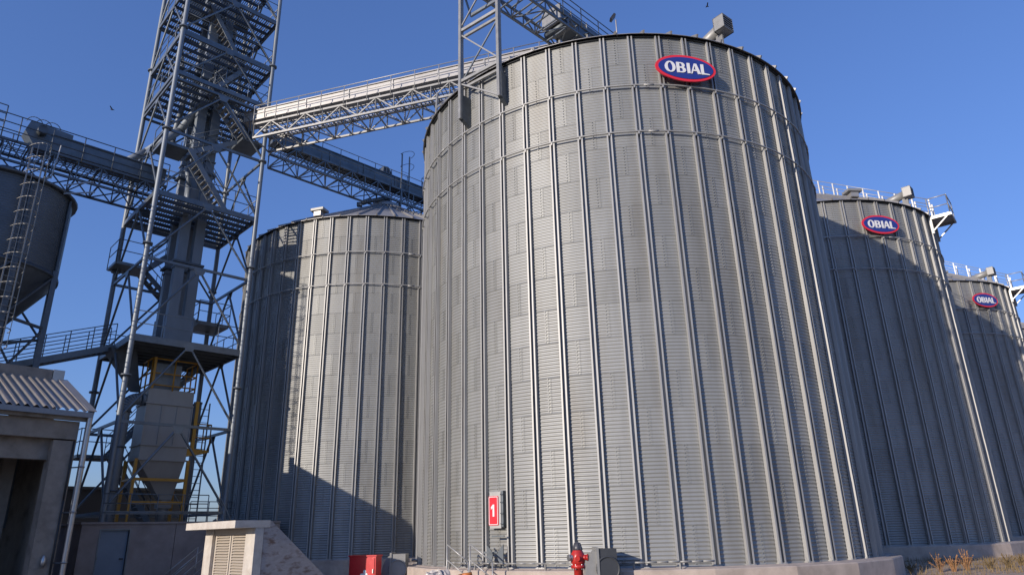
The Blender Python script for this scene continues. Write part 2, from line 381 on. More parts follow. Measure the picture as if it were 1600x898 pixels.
# ---- oval name boards
def curve_mesh(splines, depth, m):
    cu_ = bpy.data.curves.new('outline', 'CURVE'); cu_.dimensions = '2D'; cu_.fill_mode = 'BOTH'; cu_.extrude = depth / 2
    for pts in splines:
        s_ = cu_.splines.new('POLY'); s_.points.add(len(pts) - 1); s_.use_cyclic_u = True
        for i, (x, y) in enumerate(pts): s_.points[i].co = (x, y, 0, 1)
    o = bpy.data.objects.new('outline_tmp', cu_); col.objects.link(o)
    dg = bpy.context.evaluated_depsgraph_get(); me = bpy.data.meshes.new_from_object(o.evaluated_get(dg))
    bpy.data.objects.remove(o); me.materials.clear(); me.materials.append(M[m]); return me
def ell(cx, cy, a, b, n=48): return [(cx + a * math.cos(2 * math.pi * i / n), cy + b * math.sin(2 * math.pi * i / n)) for i in range(n)]
def arcp(cx, cy, a, b, t0, t1, n=12): return [(cx + a * math.cos(R(t0 + (t1 - t0) * i / n)), cy + b * math.sin(R(t0 + (t1 - t0) * i / n))) for i in range(n + 1)]
HL = .20
LET = {
    'letter_o': [ell(-.56, 0, .185, .215, 40), ell(-.56, 0, .085, .165, 36)],
    'letter_b': [[(-.335, -HL), (-.335, HL)] + arcp(-.17, .095, .125, .105, 90, -50, 10) + arcp(-.16, -.09, .145, .11, 50, -90, 10),
                 arcp(-.195, .095, .06, .06, 90, -90, 8) + [(-.235, .035), (-.235, .155)],
                 arcp(-.185, -.09, .065, .065, 90, -90, 8) + [(-.235, -.155), (-.235, -.025)]],
    'letter_i': [[(.035, -HL), (.135, -HL), (.135, HL), (.035, HL)]],
    'letter_a': [[(.155, -HL), (.285, HL), (.375, HL), (.505, -HL), (.395, -HL), (.365, -.095), (.235, -.095), (.205, -HL)],
                 [(.252, -.04), (.348, -.04), (.30, .11)]],
    'letter_l': [[(.52, -HL), (.52, HL), (.62, HL), (.62, -.14)] + [(.80, -.165), (.82, -.205), (.70, -HL)]],
}
LM = {k: curve_mesh(v, .03, 'white') for k, v in LET.items()}
BRD = curve_mesh([ell(0, 0, 1.06, .51, 64)], .05, 'redsign'); BLU = curve_mesh([ell(0, 0, .965, .42, 64)], .02, 'blue')
def name_board(c, ang, label, dr=.27):
    q = pol(RS + dr, ang, 15.9); loc = (c[0] + q[0], c[1] + q[1], q[2])
    t = thing('name_board', loc, ang, label, 'sign', 'oval name boards on the silos')
    up = Matrix.Translation(loc) @ Matrix.Rotation(ang, 4, 'Z') @ Matrix.Rotation(R(90), 4, 'X')
    bd = link('red_board', BRD, t, up)
    link('blue_field', BLU, t, up @ Matrix.Translation((0, 0, .03)))
    for k, me in LM.items(): link(k, me, t, up @ Matrix.Translation((0, -.01, .045)))
    for x in (-.55, .55):
        bk = MB(); mp = Matrix.Translation(loc) @ Matrix.Rotation(ang, 4, 'Z')
        bk.hexa([mp @ Vector(p) for p in ((x - .03, .02, -.35), (x + .03, .02, -.35), (x + .03, .19, -.35), (x - .03, .19, -.35), (x - .03, .02, .35), (x + .03, .02, .35), (x + .03, .19, .35), (x - .03, .19, .35))])
        bk.build('bracket', 'steel', t, mw=Matrix())
name_board(CA, R(10.7), 'largest red and blue oval OBIAL sign, on the nearest silo')
name_board(CC, R(10.9), 'red and blue oval OBIAL sign on the first silo behind, right of the nearest one')
name_board(CD, R(14.6), 'small red and blue oval OBIAL sign on the second silo behind, near the right edge')
name_board(CE, R(6), 'cut off oval OBIAL sign on the farthest silo at the right edge')

# ---- inspection hatch and number board on the nearest silo
def loc_frame(c, a, r_, z):
    q = pol(r_, a, z); return Matrix.Translation((c[0] + q[0], c[1] + q[1], q[2])) @ Matrix.Rotation(a, 4, 'Z')
mf = loc_frame(CA, R(-38.1), 8.12, 2.22)
def lbox(mb, mf, x0, x1, y0, y1, z0, z1):
    mb.hexa([mf @ Vector(p) for p in ((x0, y0, z0), (x1, y0, z0), (x1, y1, z0), (x0, y1, z0), (x0, y0, z1), (x1, y0, z1), (x1, y1, z1), (x0, y1, z1))])
mb = MB(); lbox(mb, mf, -.20, .22, -.04, .16, -.50, .50); hatch = mb.build('inspection_hatch', 'stiff', SA, mw=Matrix())
mb = MB(); lbox(mb, mf, .225, .29, -.02, .16, -.46, .52); mb.build('hatch_frame', 'steel', hatch, mw=Matrix())
mb = MB()
for z in (-.38, -.1, .2, .42): mb.tube(mf @ Vector((.22, -.06, z)), mf @ Vector((.33, -.06, z)), .016, 6)
mb.build('latch', 'darksteel', hatch, mw=Matrix())
nb = thing('number_board', mf @ Vector((-.04, -.06, -.02)), R(-38.1), 'red number 1 plate on the hatch of the nearest silo', 'sign')
def rrect(w_, h, r_):
    return arcp(w_ - r_, h - r_, r_, r_, 0, 90, 5) + arcp(-w_ + r_, h - r_, r_, r_, 90, 180, 5) + arcp(-w_ + r_, -h + r_, r_, r_, 180, 270, 5) + arcp(w_ - r_, -h + r_, r_, r_, 270, 360, 5)
up = mf @ Matrix.Translation((-.04, -.055, -.02)) @ Matrix.Rotation(R(90), 4, 'X')
link('plate', curve_mesh([rrect(.18, .40, .035)], .012, 'redsign'), nb, up)
link('border_line', curve_mesh([rrect(.165, .385, .03), rrect(.148, .368, .025)], .006, 'white'), nb, up @ Matrix.Translation((0, 0, .012)))
link('digit', curve_mesh([[(-.025, -.16), (.04, -.16), (.04, .17), (-.015, .17), (-.085, .10), (-.085, .035), (-.025, .075)]], .006, 'white'), nb, up @ Matrix.Translation((0, 0, .014)))
# base conduit along the foot of the nearest silo
cp = MB(); AA = [R(-50 + 2 * i) for i in range(28)]
cp.path([Vector((CA[0], CA[1], 0)) + Vector(pol(8.40, a, .80)) for a in AA], .026, 6)
for a in AA[::4]: cp.bar(Vector((CA[0], CA[1], 0)) + Vector(pol(8.40, a, .60)), Vector((CA[0], CA[1], 0)) + Vector(pol(8.40, a, .80)), .04)
cp.build('conduit', 'fan', label='thin zinc conduit running round the foot of the nearest silo', cat='pipe')
# outlet chute plates under the hatch
ch = thing('outlet_chute', (CA[0] + pol(8.3, R(-38), 0)[0], CA[1] + pol(8.3, R(-38), 0)[1], .62), R(-38), 'dark angular outlet chute under the number 1 hatch', 'chute')
mf2 = loc_frame(CA, R(-37.6), 8.25, .95)
mb = MB()
for s_ in (-1, 1): mb.prism([mf2 @ Vector(p) for p in ((s_ * .06, 0, .10), (s_ * .30, 0, .34), (s_ * .30, 0, -.28), (s_ * .12, 0, -.08))], (0, 0, 0), mf2.to_3x3() @ Vector((0, -.03, 0)))
mb.build('side_plate', 'darksteel', ch, mw=Matrix())
mb = MB(); mb.bar(mf2 @ Vector((-.4, -.02, .13)), mf2 @ Vector((.1, -.02, .13)), .05); mb.bar(mf2 @ Vector((-.1, -.02, .56)), mf2 @ Vector((.34, -.02, .56)), .04); mb.build('cross_bar', 'steel', ch, mw=Matrix())

# ---- two stair handrails by the hatch
for k, (a0, lab) in enumerate(((R(-44.3), 'left one of two sloping steel handrails below the number 1 hatch'), (R(-38.6), 'right one of two sloping steel handrails below the number 1 hatch'))):
    q0 = Vector((CA[0], CA[1], 0)) + Vector(pol(9.15, a0, .1)); dv = Vector((math.cos(R(-26)), math.sin(R(-26)), 0))
    mb = MB(); H = 1.22; Lr = .95
    mb.path([q0, q0 + Vector((0, 0, H)), q0 + dv * Lr * .72 + Vector((0, 0, H - .46)), q0 + dv * Lr * .74 + Vector((0, 0, -.1))], .022, 7)
    mb.tube(q0 + Vector((0, 0, H - .40)), q0 + dv * Lr * .72 + Vector((0, 0, H - .86)), .018, 6)
    mb.build('handrail', 'white_rail', label=lab, cat='handrail', group='stair handrails below the hatch')

# ------------------------------------------------------------------ support frame standing on the nearest silo
sf = thing('support_frame', (-1.0, 21.6, 15.9), 0, 'square lattice steel leg frame bracketed to the wall of the nearest silo', 'frame')
e45 = Vector((math.cos(R(45)), math.sin(R(45)), 0)); n45 = Vector((-e45.y, e45.x, 0))
pL, pR = Vector((-1.70, 21.42, 0)), Vector((-.26, 20.3, 0))
for p, zt in ((pL, 15.7), (pR, 15.85)):
    bar(sf, 'leg', p + Vector((0, 0, zt)), p + Vector((0, 0, 24.2)), 'lattice', .13, .15)
    mb = MB(); c3 = Vector((CA[0], CA[1], 0)); d = (c3 - p); d.z = 0; d.normalize(); s_ = Vector((-d.y, d.x, 0)) * .075
    a0 = p + Vector((0, 0, zt)); a1 = a0 + d * .42; up = Vector((0, 0, 1))
    mb.hexa([a0 - s_, a0 + s_, a1 + s_ - up * .22, a1 - s_ - up * .22, a0 - s_ + up * 1.0, a0 + s_ + up * 1.0, a1 + s_ + up * 1.0, a1 - s_ + up * 1.0])
    mb.build('wall_bracket', 'darksteel', sf, mw=Matrix())
Z = lambda p, z: Vector((p.x, p.y, z))
for z in (17.3, 19.58, 21.9):
    bar(sf, 'crossbeam', Z(pL, z), Z(pR, z), 'lattice', .09, .12)
    bar(sf, 'crossbeam', Z(pL + e45 * .12, z - .22), Z(pR + e45 * .12, z - .22), 'lattice', .08, .10)
    for p in (pL, pR):
        pass
for a, z0, b, z1, m, w_ in ((pR, 17.45, pL, 19.4, 'lattice', .05), (pL, 19.75, pR, 21.8, 'lattice', .05), (pR, 15.9, pL, 17.2, 'lattice', .055)):
    bar(sf, 'brace', Z(a, z0), Z(b, z1), m, w_)
for z0, z1 in ((17.4, 19.4),): bar(sf, 'brace', Z(pL + e45 * .1, z0), Z(pR + e45 * .1, z1), 'steel', .05)
bar(sf, 'crossbeam', Z(pL + e45 * .5, 20.6), Z(pR + e45 * .5, 20.6), 'steel', .09, .12)
bar(sf, 'brace', Z(pL, 21.8), Z(pL + e45 * .5, 20.65), 'steel', .06); bar(sf, 'brace', Z(pR, 21.8), Z(pR + e45 * .5, 20.65), 'steel', .06)
rl = thing('rim_prop', (-3.2, 25.9, 17.4), R(-14), 'short forked steel prop on the silo rim carrying the sunlit bridge', 'prop')
rod(rl, 'prop_leg', (-3.3, 26.6, 17.3), (-3.3, 27.6, 21.2), 'lattice', .12); rod(rl, 'prop_leg', (-3.0, 28.9, 17.3), (-3.0, 28.9, 21.2), 'lattice', .10)
bar(rl, 'fork', (-3.3, 27.3, 20.2), (-2.3, 27.4, 21.2), 'lattice', .08)

# ------------------------------------------------------------------ gantries
def gantry(name, label, P, Q, w2, zb, zt, m, bay=1.0, box=None, rails=(), rail_z=None, rail_h=1.05, mids=(.5,), railm=None, grate=True, rise=0):
    P, Q = Vector(P), Vector(Q); P.z = Q.z = 0; d = (Q - P); L_ = d.length; d.normalize(); n = Vector((-d.y, d.x, 0))
    t = thing(name, (*lerp(P, Q, .5).xy, zb), math.atan2(d.y, d.x), label, 'conveyor bridge' if box else 'walkway')
    pt = lambda s_, o, z: P + d * s_ + n * o + Vector((0, 0, z + rise * s_))
    for o in (-w2, w2):
        for z in (zb, zt): bar(t, 'chord', pt(0, o, z), pt(L_, o, z), m, .09, .10)
        nb_ = max(2, round(L_ / bay))
        for i in range(nb_ + 1):
            s_ = L_ * i / nb_; bar(t, 'post', pt(s_, o, zb), pt(s_, o, zt), m, .05)
            if i < nb_:
                s2 = L_ * (i + 1) / nb_
                bar(t, 'diagonal', pt(s_, o, zb if i % 2 == 0 else zt), pt(s2, o, zt if i % 2 == 0 else zb), m, .05)
    for i in range(nb_ + 1):
        s_ = L_ * i / nb_; bar(t, 'cross_member', pt(s_, -w2, zb), pt(s_, w2, zb), m, .06); bar(t, 'cross_member', pt(s_, -w2, zt), pt(s_, w2, zt), m, .06)
        if i < nb_: bar(t, 'cross_member', pt(s_, -w2 if i % 2 else w2, zb), pt(L_ * (i + 1) / nb_, w2 if i % 2 else -w2, zb), m, .045)
    if grate:
        mb = MB()
        for k in range(5): o = -w2 + .1 + (2 * w2 - .2) * k / 4; mb.bar(pt(0, o, zt + .06), pt(L_, o, zt + .06), .02, .04)
        s_ = 0
        while s_ < L_: mb.bar(pt(s_, -w2, zt + .065), pt(s_, w2, zt + .065), .035, .03); s_ += .22
        mb.build('grating', m, t, mw=Matrix(), kind='stuff')
    if box:
        o, bw, z0, z1, s0, s1, bm = box
        mb = MB()
        mb.bar(pt(s0, o, (z0 + z1) / 2), pt(s1, o, (z0 + z1) / 2), bw, z1 - z0)
        c = mb.build('conveyor_casing', bm, t, mw=Matrix())
        lid = MB(); lid.bar(pt(s0, o, z1 + .03), pt(s1, o, z1 + .03), bw + .12, .05); lid.bar(pt(s0, o, z0 - .02), pt(s1, o, z0 - .02), bw + .10, .05)
        lid.build('casing_flange', bm, c, mw=Matrix())
        s_ = s0 + 1.2
        while s_ < s1: 
            j = MB(); j.bar(pt(s_ - .03, o, (z0 + z1) / 2), pt(s_ + .03, o, (z0 + z1) / 2), bw + .09, z1 - z0 + .09); j.build('joint_flange', bm, c, mw=Matrix()); s_ += 2.4
        s_ = s0 + .5
        while s_ < s1:
            if z0 - zt > .25: bar(t, 'casing_stand', pt(s_, o - bw / 2 + .05, zt), pt(s_, o - bw / 2 + .05, z0), m, .06)
            s_ += 1.8
    for o in rails:
        mb = MB(); zz = zt if rail_z is None else rail_z
        railing(mb, [pt(0, o, zz), pt(L_, o, zz)], rail_h, 1.25, .024, mids); mb.build('railing', railm or m, t, mw=Matrix())
    return t, pt, L_
def on_diag(c, x): return (x, x + c, 0)                     # points on the line y - x = c, the direction of the silo rows
# tower -> middle left silo
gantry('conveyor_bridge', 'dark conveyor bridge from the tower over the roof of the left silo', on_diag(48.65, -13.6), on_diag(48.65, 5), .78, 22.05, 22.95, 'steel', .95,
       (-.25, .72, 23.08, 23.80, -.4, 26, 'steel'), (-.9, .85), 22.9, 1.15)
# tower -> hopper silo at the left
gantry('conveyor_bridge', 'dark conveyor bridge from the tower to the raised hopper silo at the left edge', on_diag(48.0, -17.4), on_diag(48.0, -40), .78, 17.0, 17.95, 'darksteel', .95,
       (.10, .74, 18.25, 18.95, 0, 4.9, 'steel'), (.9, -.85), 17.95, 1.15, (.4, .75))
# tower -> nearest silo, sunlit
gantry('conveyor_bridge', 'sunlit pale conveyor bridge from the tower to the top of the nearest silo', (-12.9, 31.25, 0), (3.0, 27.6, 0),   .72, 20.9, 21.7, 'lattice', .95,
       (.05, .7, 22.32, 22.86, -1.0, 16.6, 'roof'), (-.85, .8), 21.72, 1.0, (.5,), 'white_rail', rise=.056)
# row walkway rising over the nearest silo from behind the camera side
gt, gpt, gl = gantry('walkway_bridge', 'open lattice walkway bridge coming over the rim of the nearest silo from the top edge', on_diag(22.98, -2.4), on_diag(22.98, 6.5), .66, 22.55, 23.08, 'steel', .75,
       (0, .0001, 22.6, 22.6001, 0, .001, 'steel'), (-.72,), 23.05, 1.0, (.32, .66), grate=False)
gt['category'] = 'walkway'
for o in [o for o in bpy.data.objects if o.parent in [c for c in gt.children if c.name.startswith('conveyor_casing')] or (o.parent == gt and o.name.startswith('conveyor_casing'))]: bpy.data.objects.remove(o)
cb = thing('chain_conveyor', gpt(6.6, 0, 22.6), R(45), 'box shaped conveyor tail section on the walkway above the nearest silo roof', 'conveyor')
mb = MB(); mb.bar(gpt(6.5, .1, 23.4), gpt(12.5, .1, 23.4), .95, .75); mb.build('casing', 'steel', cb, mw=Matrix())
mb = MB(); mb.bar(gpt(6.42, .1, 23.05), gpt(6.42 + .9, .1, 23.05), 1.15, .08); mb.bar(gpt(6.4, .1, 23.4), gpt(6.5, .1, 23.4), 1.1, .9); mb.build('end_plate', 'lattice', cb, mw=Matrix())
mb = MB(); mb.tube(gpt(6.75, -.5, 22.85), gpt(6.75, .7, 22.85), .2, 12); mb.build('drive_drum', 'darksteel', cb, mw=Matrix())
for s_ in (7.2, 8.3): rod(cb, 'casing_rib', gpt(s_, -.42, 23.0), gpt(s_, -.42, 23.85), 'lattice', .06)
# ladder cage and drive unit above the left silo
lc = thing('ladder_cage', (CB[0] + 1.3, CB[1] - .6, 22), R(45), 'steel ladder with hooped cage rising beside the bridge above the left silo', 'ladder')
q = Vector((-6.9, 40.6, 0)); mb = MB()
for s_ in (-.3, .3): mb.bar(q + e45 * s_ + Vector((0, 0, 21.6)), q + e45 * s_ + Vector((0, 0, 25.6)), .09, .06)
mb.build('stile', 'steel', lc, mw=Matrix())
mb = MB()
for k in range(9): mb.tube(q + e45 * -.3 + Vector((0, 0, 21.9 + k * .3)), q + e45 * .3 + Vector((0, 0, 21.9 + k * .3)), .012, 5)
mb.build('rungs', 'steel', lc, mw=Matrix())
for z in (24.6, 25.55):
    mb = MB(); pts = [q + e45 * (-.3) + Vector((0, 0, z))] + [q + e45 * .42 * math.cos(R(t_)) + n45 * -.75 * math.sin(R(t_)) + Vector((0, 0, z)) for t_ in range(180, -1, -20)]
    mb.path(pts, .018, 5); mb.build('hoop', 'steel', lc, mw=Matrix())
mb = MB(); ra = Vector((-6.0, 42.0, 23.3)); railing(mb, [ra, ra + e45 * 3.2], 1.3, .8, .022, (.5, .9)); railing(mb, [ra, ra - n45 * .9], 1.3, .9, .02, (.5, .9)); mb.build('side_railing', 'steel', lc, mw=Matrix())
dv_ = thing('drive_unit', (-8.3, 40.6, 23.2), R(45), 'dark conveyor drive under a ribbed cover above the left silo apex', 'drive')
mb = MB(); c = Vector((-8.3, 40.35, 24.0)); mb.prism([c + e45 * x + Vector((0, 0, z)) for x, z in ((-.5, -.5), (.55, -.6), (.35, .1), (.05, .45), (-.3, .4))], -n45 * .45, n45 * .9); mb.build('cover', 'darksteel', dv_, mw=Matrix())
mb = MB()
for x in (-.4, -.15, .1, .3): mb.bar(c + e45 * x - n45 * .5 + Vector((0, 0, -.5)), c + e45 * (x * .9) - n45 * .5 + Vector((0, 0, .35)), .03, .03)
mb.build('cover_rib', 'lattice', dv_, mw=Matrix())
# flap valves on the left silo roof
fv = thing('spout_valve', (CB[0] - .9, CB[1] - 1.2, 21.3), R(45), 'small spout gearbox below the bridge on the left silo roof', 'valve')
mb = MB(); c = Vector((CB[0] - .9, CB[1] - 1.4, 21.55)); mb.tube(c, c + Vector((1.1, .9, .7)), .13, 10); mb.tube(c + Vector((-.35, 0, -.1)), c + Vector((.2, 0, .1)), .16, 10); mb.box(c + Vector((-.5, 0, -.2)), (.3, .25, .25)); mb.build('gearbox', 'steel', fv, mw=Matrix())
mb = MB(); mb.tube((CB[0], CB[1], AZ), (CB[0], CB[1], 22.3), .3, 14); mb.build('inlet_neck', 'darksteel', fv, mw=Matrix())
# mushroom vents on the roof rims
for c, a, lab in ((CB, R(-17), 'small hooded roof vent on the rim of the left silo'), (CC, R(7), 'small hooded roof vent on the roof of the first silo behind'), (CD, R(-1), 'small hooded roof vent on the roof of the second silo behind')):
    q = Vector((c[0], c[1], 0)) + Vector(pol(7.4, a, 17.85)); tv = thing('roof_vent', q, a, lab, 'vent', 'hooded roof vents')
    mb = MB(); mb.box(q + Vector((0, 0, .12)), (.42, .42, .3), a); mb.build('neck', 'roof', tv, mw=Matrix())
    mb = MB(); mb.box(q + Vector((0, 0, .32)), (.78, .6, .13), a); mb.build('hood', 'fan', tv, mw=Matrix())

# ---- roof stair railings and eave platforms on the two right hand silos
def eave_platform(c, aw, lab1, lab2):
    ax = Vector((c[0], c[1], 0)); n = Vector(pol(1, aw, 0)); s_ = Vector((-n.y, n.x, 0))
    P = lambda r_, o, z: ax + n * r_ + s_ * o + Vector((0, 0, z))
    t = thing('roof_stair', P(5, 0, 19.5), aw, lab1, 'railing', 'roof stairs with railings')
    zf = lambda r_: PZ + (PR - r_) * math.tan(R(30)) + .1
    for o, nm in ((-.45, 'railing'), (.45, 'railing')):
        mb = MB(); k = 9
        for i in range(k + 1):
            r_ = 1.2 + (8.2 - 1.2) * i / k; mb.bar(P(r_, o, zf(r_)), P(r_, o, zf(r_) + 1.05), .07, .05)
        mb.tube(P(1.2, o, zf(1.2) + 1.05), P(8.2, o, zf(8.2) + 1.05), .022, 5); mb.tube(P(1.2, o, zf(1.2) + .55), P(8.2, o, zf(8.2) + .55), .018, 5)
        mb.build(nm, 'white_rail', t, mw=Matrix())
    for i in range(24):
        r_ = 1.4 + i * .29; bar(t, 'tread', P(r_, -.42, zf(r_) + .03), P(r_, .42, zf(r_) + .03), 'steel', .2, .03)
    t2 = thing('eave_platform', P(8.3, 0, 16.8), aw, lab2, 'platform', 'bracketed eave platforms')
    z = 17.28; mb = MB()
    mb.hexa([P(8.05, -.75, z), P(9.05, -.75, z), P(9.05, .75, z), P(8.05, .75, z), P(8.05, -.75, z + .06), P(9.05, -.75, z + .06), P(9.05, .75, z + .06), P(8.05, .75, z + .06)]); mb.build('floor_plate', 'white_rail', t2, mw=Matrix())
    for o in (-.75, .75): bar(t2, 'edge_beam', P(8.0, o, z - .05), P(9.1, o, z - .05), 'white_rail', .08, .14); bar(t2, 'strut', P(8.06, o, z - .85), P(8.95, o, z - .08), 'white_rail', .06); bar(t2, 'wall_plate', P(8.1, o, z - .95), P(8.1, o, z + .1), 'white_rail', .12, .1)
    bar(t2, 'edge_beam', P(9.08, -.75, z - .05), P(9.08, .75, z - .05), 'white_rail', .08, .14)
    mb = MB(); railing(mb, [P(8.1, -.72, z), P(9.06, -.72, z), P(9.06, .72, z)], 1.1, 1.2, .03, (.55,)); mb.build('railing', 'white_rail', t2, mw=Matrix())
eave_platform(CC, R(50), 'roof stair railing descending to the eave platform of the first silo behind', 'white framed eave platform on the right shoulder of the first silo behind')
eave_platform(CD, R(47), 'roof stair railing descending to the eave platform of the second silo behind', 'white framed eave platform on the right shoulder of the second silo behind')
# floodlight on the rim of the nearest silo
fl = thing('floodlight', Vector((CA[0], CA[1], 0)) + Vector(pol(8.1, R(-11), 17.3)), R(-11), 'black floodlight on a thin pole above the rim of the nearest silo', 'lamp')
q = Vector((CA[0], CA[1], 0)) + Vector(pol(8.05, R(-4.3), 17.35)); rod(fl, 'pole', q, q + Vector((0, 0, .68)), 'pipe', .05)
mb = MB(); mb.box(q + Vector((-.10, 0, .78)), (.08, .18, .26), 0, Matrix.Rotation(R(35), 4, 'Y')); mb.build('lamp_head', 'floodlight', fl, mw=Matrix())

# ------------------------------------------------------------------ steel elevator tower
TA = R(44.2); TC = Vector((-16.13, 31.47, 0)); E1 = Vector((math.cos(TA), math.sin(TA), 0)); E2 = Vector((-E1.y, E1.x, 0)); TH = 2.36
def T(u, v, z): return TC + E1 * u + E2 * v + Vector((0, 0, z))
tw = thing('elevator_tower', TC, TA, 'tall square steel lattice tower with stairs and platforms left of the silos', 'tower')
corners = [(-TH, -TH), (TH, -TH), (TH, TH), (-TH, TH)]
FL_Z = [2.3, 8.15, 14.1, 20.0, 25.9, 31.8]
for cu_, cv in corners:
    leg = rod(tw, 'leg', T(cu_, cv, 2.25), T(cu_, cv, 35), 'duct', .22)
    for z in FL_Z: rod(tw, 'leg_flange', T(cu_, cv, z - .04), T(cu_, cv, z + .04), 'duct', .42)
lv = [2.7, 6.25, 9.85, 13.45, 16.75, 20.0, 22.9, 25.75, 28.85, 32.0, 35]
for k, (ca, cb_) in enumerate(zip(corners, corners[1:] + corners[:1])):
    mid = ((ca[0] + cb_[0]) / 2, (ca[1] + cb_[1]) / 2)
    for i, z in enumerate(lv[:-1]):
        bar(tw, 'girt', T(*ca, z), T(*cb_, z), 'steel', .09, .12)
        z1 = lv[i + 1] - .08
        rod(tw, 'brace', T(*ca, z + .15), T(*mid, z1), 'steel', .10); rod(tw, 'brace', T(*cb_, z + .15), T(*mid, z1), 'steel', .10)
        n_ = Vector((*mid, 0)); mb = MB(); c = T(mid[0] * 1.02, mid[1] * 1.02, z1 - .03); d_ = (T(*cb_, 0) - T(*ca, 0)).normalized()
        mb.prism([c - d_ * .28 + Vector((0, 0, .08)), c + d_ * .28 + Vector((0, 0, .08)), c + d_ * .14 - Vector((0, 0, .22)), c - d_ * .14 - Vector((0, 0, .22))], (0, 0, 0), T(n_.x, n_.y, 0).normalized() * 0 + (T(n_.x, n_.y, 0) - TC).normalized() * .02)
        mb.build('gusset', 'steel', tw, mw=Matrix())
def floor(z, solid=False, x0=-TH, x1=TH, y0=-TH, y1=TH, hole=None, m='steel'):
    for y in (y0, y1): bar(tw, 'edge_beam', T(x0, y, z - .08), T(x1, y, z - .08), m, .10, .22)
    for x in (x0, x1): bar(tw, 'edge_beam', T(x, y0, z - .08), T(x, y1, z - .08), m, .10, .22)
    n = max(2, round((y1 - y0) / .58))
    for i in range(1, n): y = y0 + (y1 - y0) * i / n; bar(tw, 'joist', T(x0, y, z - .10), T(x1, y, z - .10), 'darksteel', .08, .16)
    if solid:
        mb = MB(); mb.hexa([T(x0, y0, z), T(x1, y0, z), T(x1, y1, z), T(x0, y1, z), T(x0, y0, z + .03), T(x1, y0, z + .03), T(x1, y1, z + .03), T(x0, y1, z + .03)]); mb.build('floor_plate', 'darksteel', tw, mw=Matrix())
    else:
        mb = MB(); x = x0 + .05
        while x < x1: mb.bar(T(x, y0, z), T(x, y1, z), .03, .035); x += .115
        mb.build('grating', 'darksteel', tw, mw=Matrix(), kind='stuff')
def rail(pts, **kw):
    mb = MB(); railing(mb, [T(*p) for p in pts], 1.1, 1.2, .022, (.55,), **kw); mb.build('railing', 'steel', tw, mw=Matrix())
o_ = TH + .02
floor(9.85, True); rail([(-o_, -o_, 9.9), (o_, -o_, 9.9), (o_, o_, 9.9), (-o_, o_, 9.9)])
mb = MB(); mb.bar(T(-o_, -o_ - .03, 9.8), T(o_, -o_ - .03, 9.8), .02, .3); mb.bar(T(-o_ - .03, -o_, 9.8), T(-o_ - .03, o_, 9.8), .02, .3); mb.build('fascia', 'steel', tw, mw=Matrix())
floor(16.75); rail([(-o_, -o_, 16.8), (o_, -o_, 16.8), (o_, o_, 16.8), (-o_, o_, 16.8)])
floor(23.35); rail([(-o_, o_, 23.4), (-o_, -o_, 23.4), (o_, -o_, 23.4), (o_, o_, 23.4)])
floor(25.7); rail([(-o_, o_, 25.75), (-o_, -o_, 25.75), (o_, -o_, 25.75), (o_, o_, 25.75)])
floor(28.85); rail([(-o_, o_, 28.9), (-o_, -o_, 28.9), (o_, -o_, 28.9), (o_, o_, 28.9)])
floor(32.0); rail([(-o_, o_, 32.05), (-o_, -o_, 32.05), (o_, -o_, 32.05)])
def landing(x0, x1, y0, y1, z):
    mb = MB(); mb.hexa([T(x0, y0, z - .14), T(x1, y0, z - .14), T(x1, y1, z - .14), T(x0, y1, z - .14), T(x0, y0, z), T(x1, y0, z), T(x1, y1, z), T(x0, y1, z)])
    mb.build('landing', 'steel', tw, mw=Matrix())
def flight(xa, za, xb, zb, y, wd=.8):
    n = max(3, round(abs(zb - za) / .22))
    for o in (-wd / 2, wd / 2):
        bar(tw, 'stringer', T(xa, y + o, za), T(xb, y + o, zb), 'duct', .05, .24)
        mb = MB()
        for hh in (.5, 1.0): mb.tube(T(xa, y + o, za + hh), T(xb, y + o, zb + hh), .02, 5)
        for i in range(0, 4): q = lerp(T(xa, y + o, za), T(xb, y + o, zb), i / 3); mb.tube(q, q + Vector((0, 0, 1.0)), .02, 5)
        mb.build('stair_railing', 'steel', tw, mw=Matrix())
    for i in range(1, n):
        q = lerp(T(xa, y, za), T(xb, y, zb), i / n); bar(tw, 'tread', q - E2 * wd / 2, q + E2 * wd / 2, 'lattice', .16, .035)
# rear zigzag from the solid floor up, then front flights
landing(1.3, 2.9, 1.0, 2.9, 12.0); flight(-.6, 9.9, 1.35, 12.0, 1.4); landing(-2.7, -1.2, 1.2, 2.6, 14.3)
flight(1.3, 12.0, -1.25, 14.3, 2.25); flight(-1.2, 14.3, 1.2, 16.8, 1.4)
rail([(1.3, .95, 12.0), (2.9, .95, 12.0), (2.9, 2.9, 12.0)]); rail([(-1.2, 1.15, 14.3), (-2.7, 1.15, 14.3), (-2.7, 2.65, 14.3)])
landing(-2.4, -1.15, -2.1, -.7, 19.55); flight(.85, 16.85, -1.15, 19.5, -1.75)
rail([(-2.4, -2.1, 19.55), (-1.15, -2.1, 19.55)]); rail([(-2.4, -2.1, 19.55), (-2.4, -.7, 19.55)])
landing(1.3, 2.4, -2.1, -.4, 21.2); flight(1.55, 21.2, -.45, 23.4, -1.75)
rail([(1.3, -.4, 21.2), (2.4, -.4, 21.2), (2.4, -2.1, 21.2)])
flight(-1.15, 19.55, 1.3, 21.2, -1.05, .7); flight(-.4, 23.4, 1.3, 25.7, -1.4); flight(1.3, 25.7, -.9, 28.9, -.9)
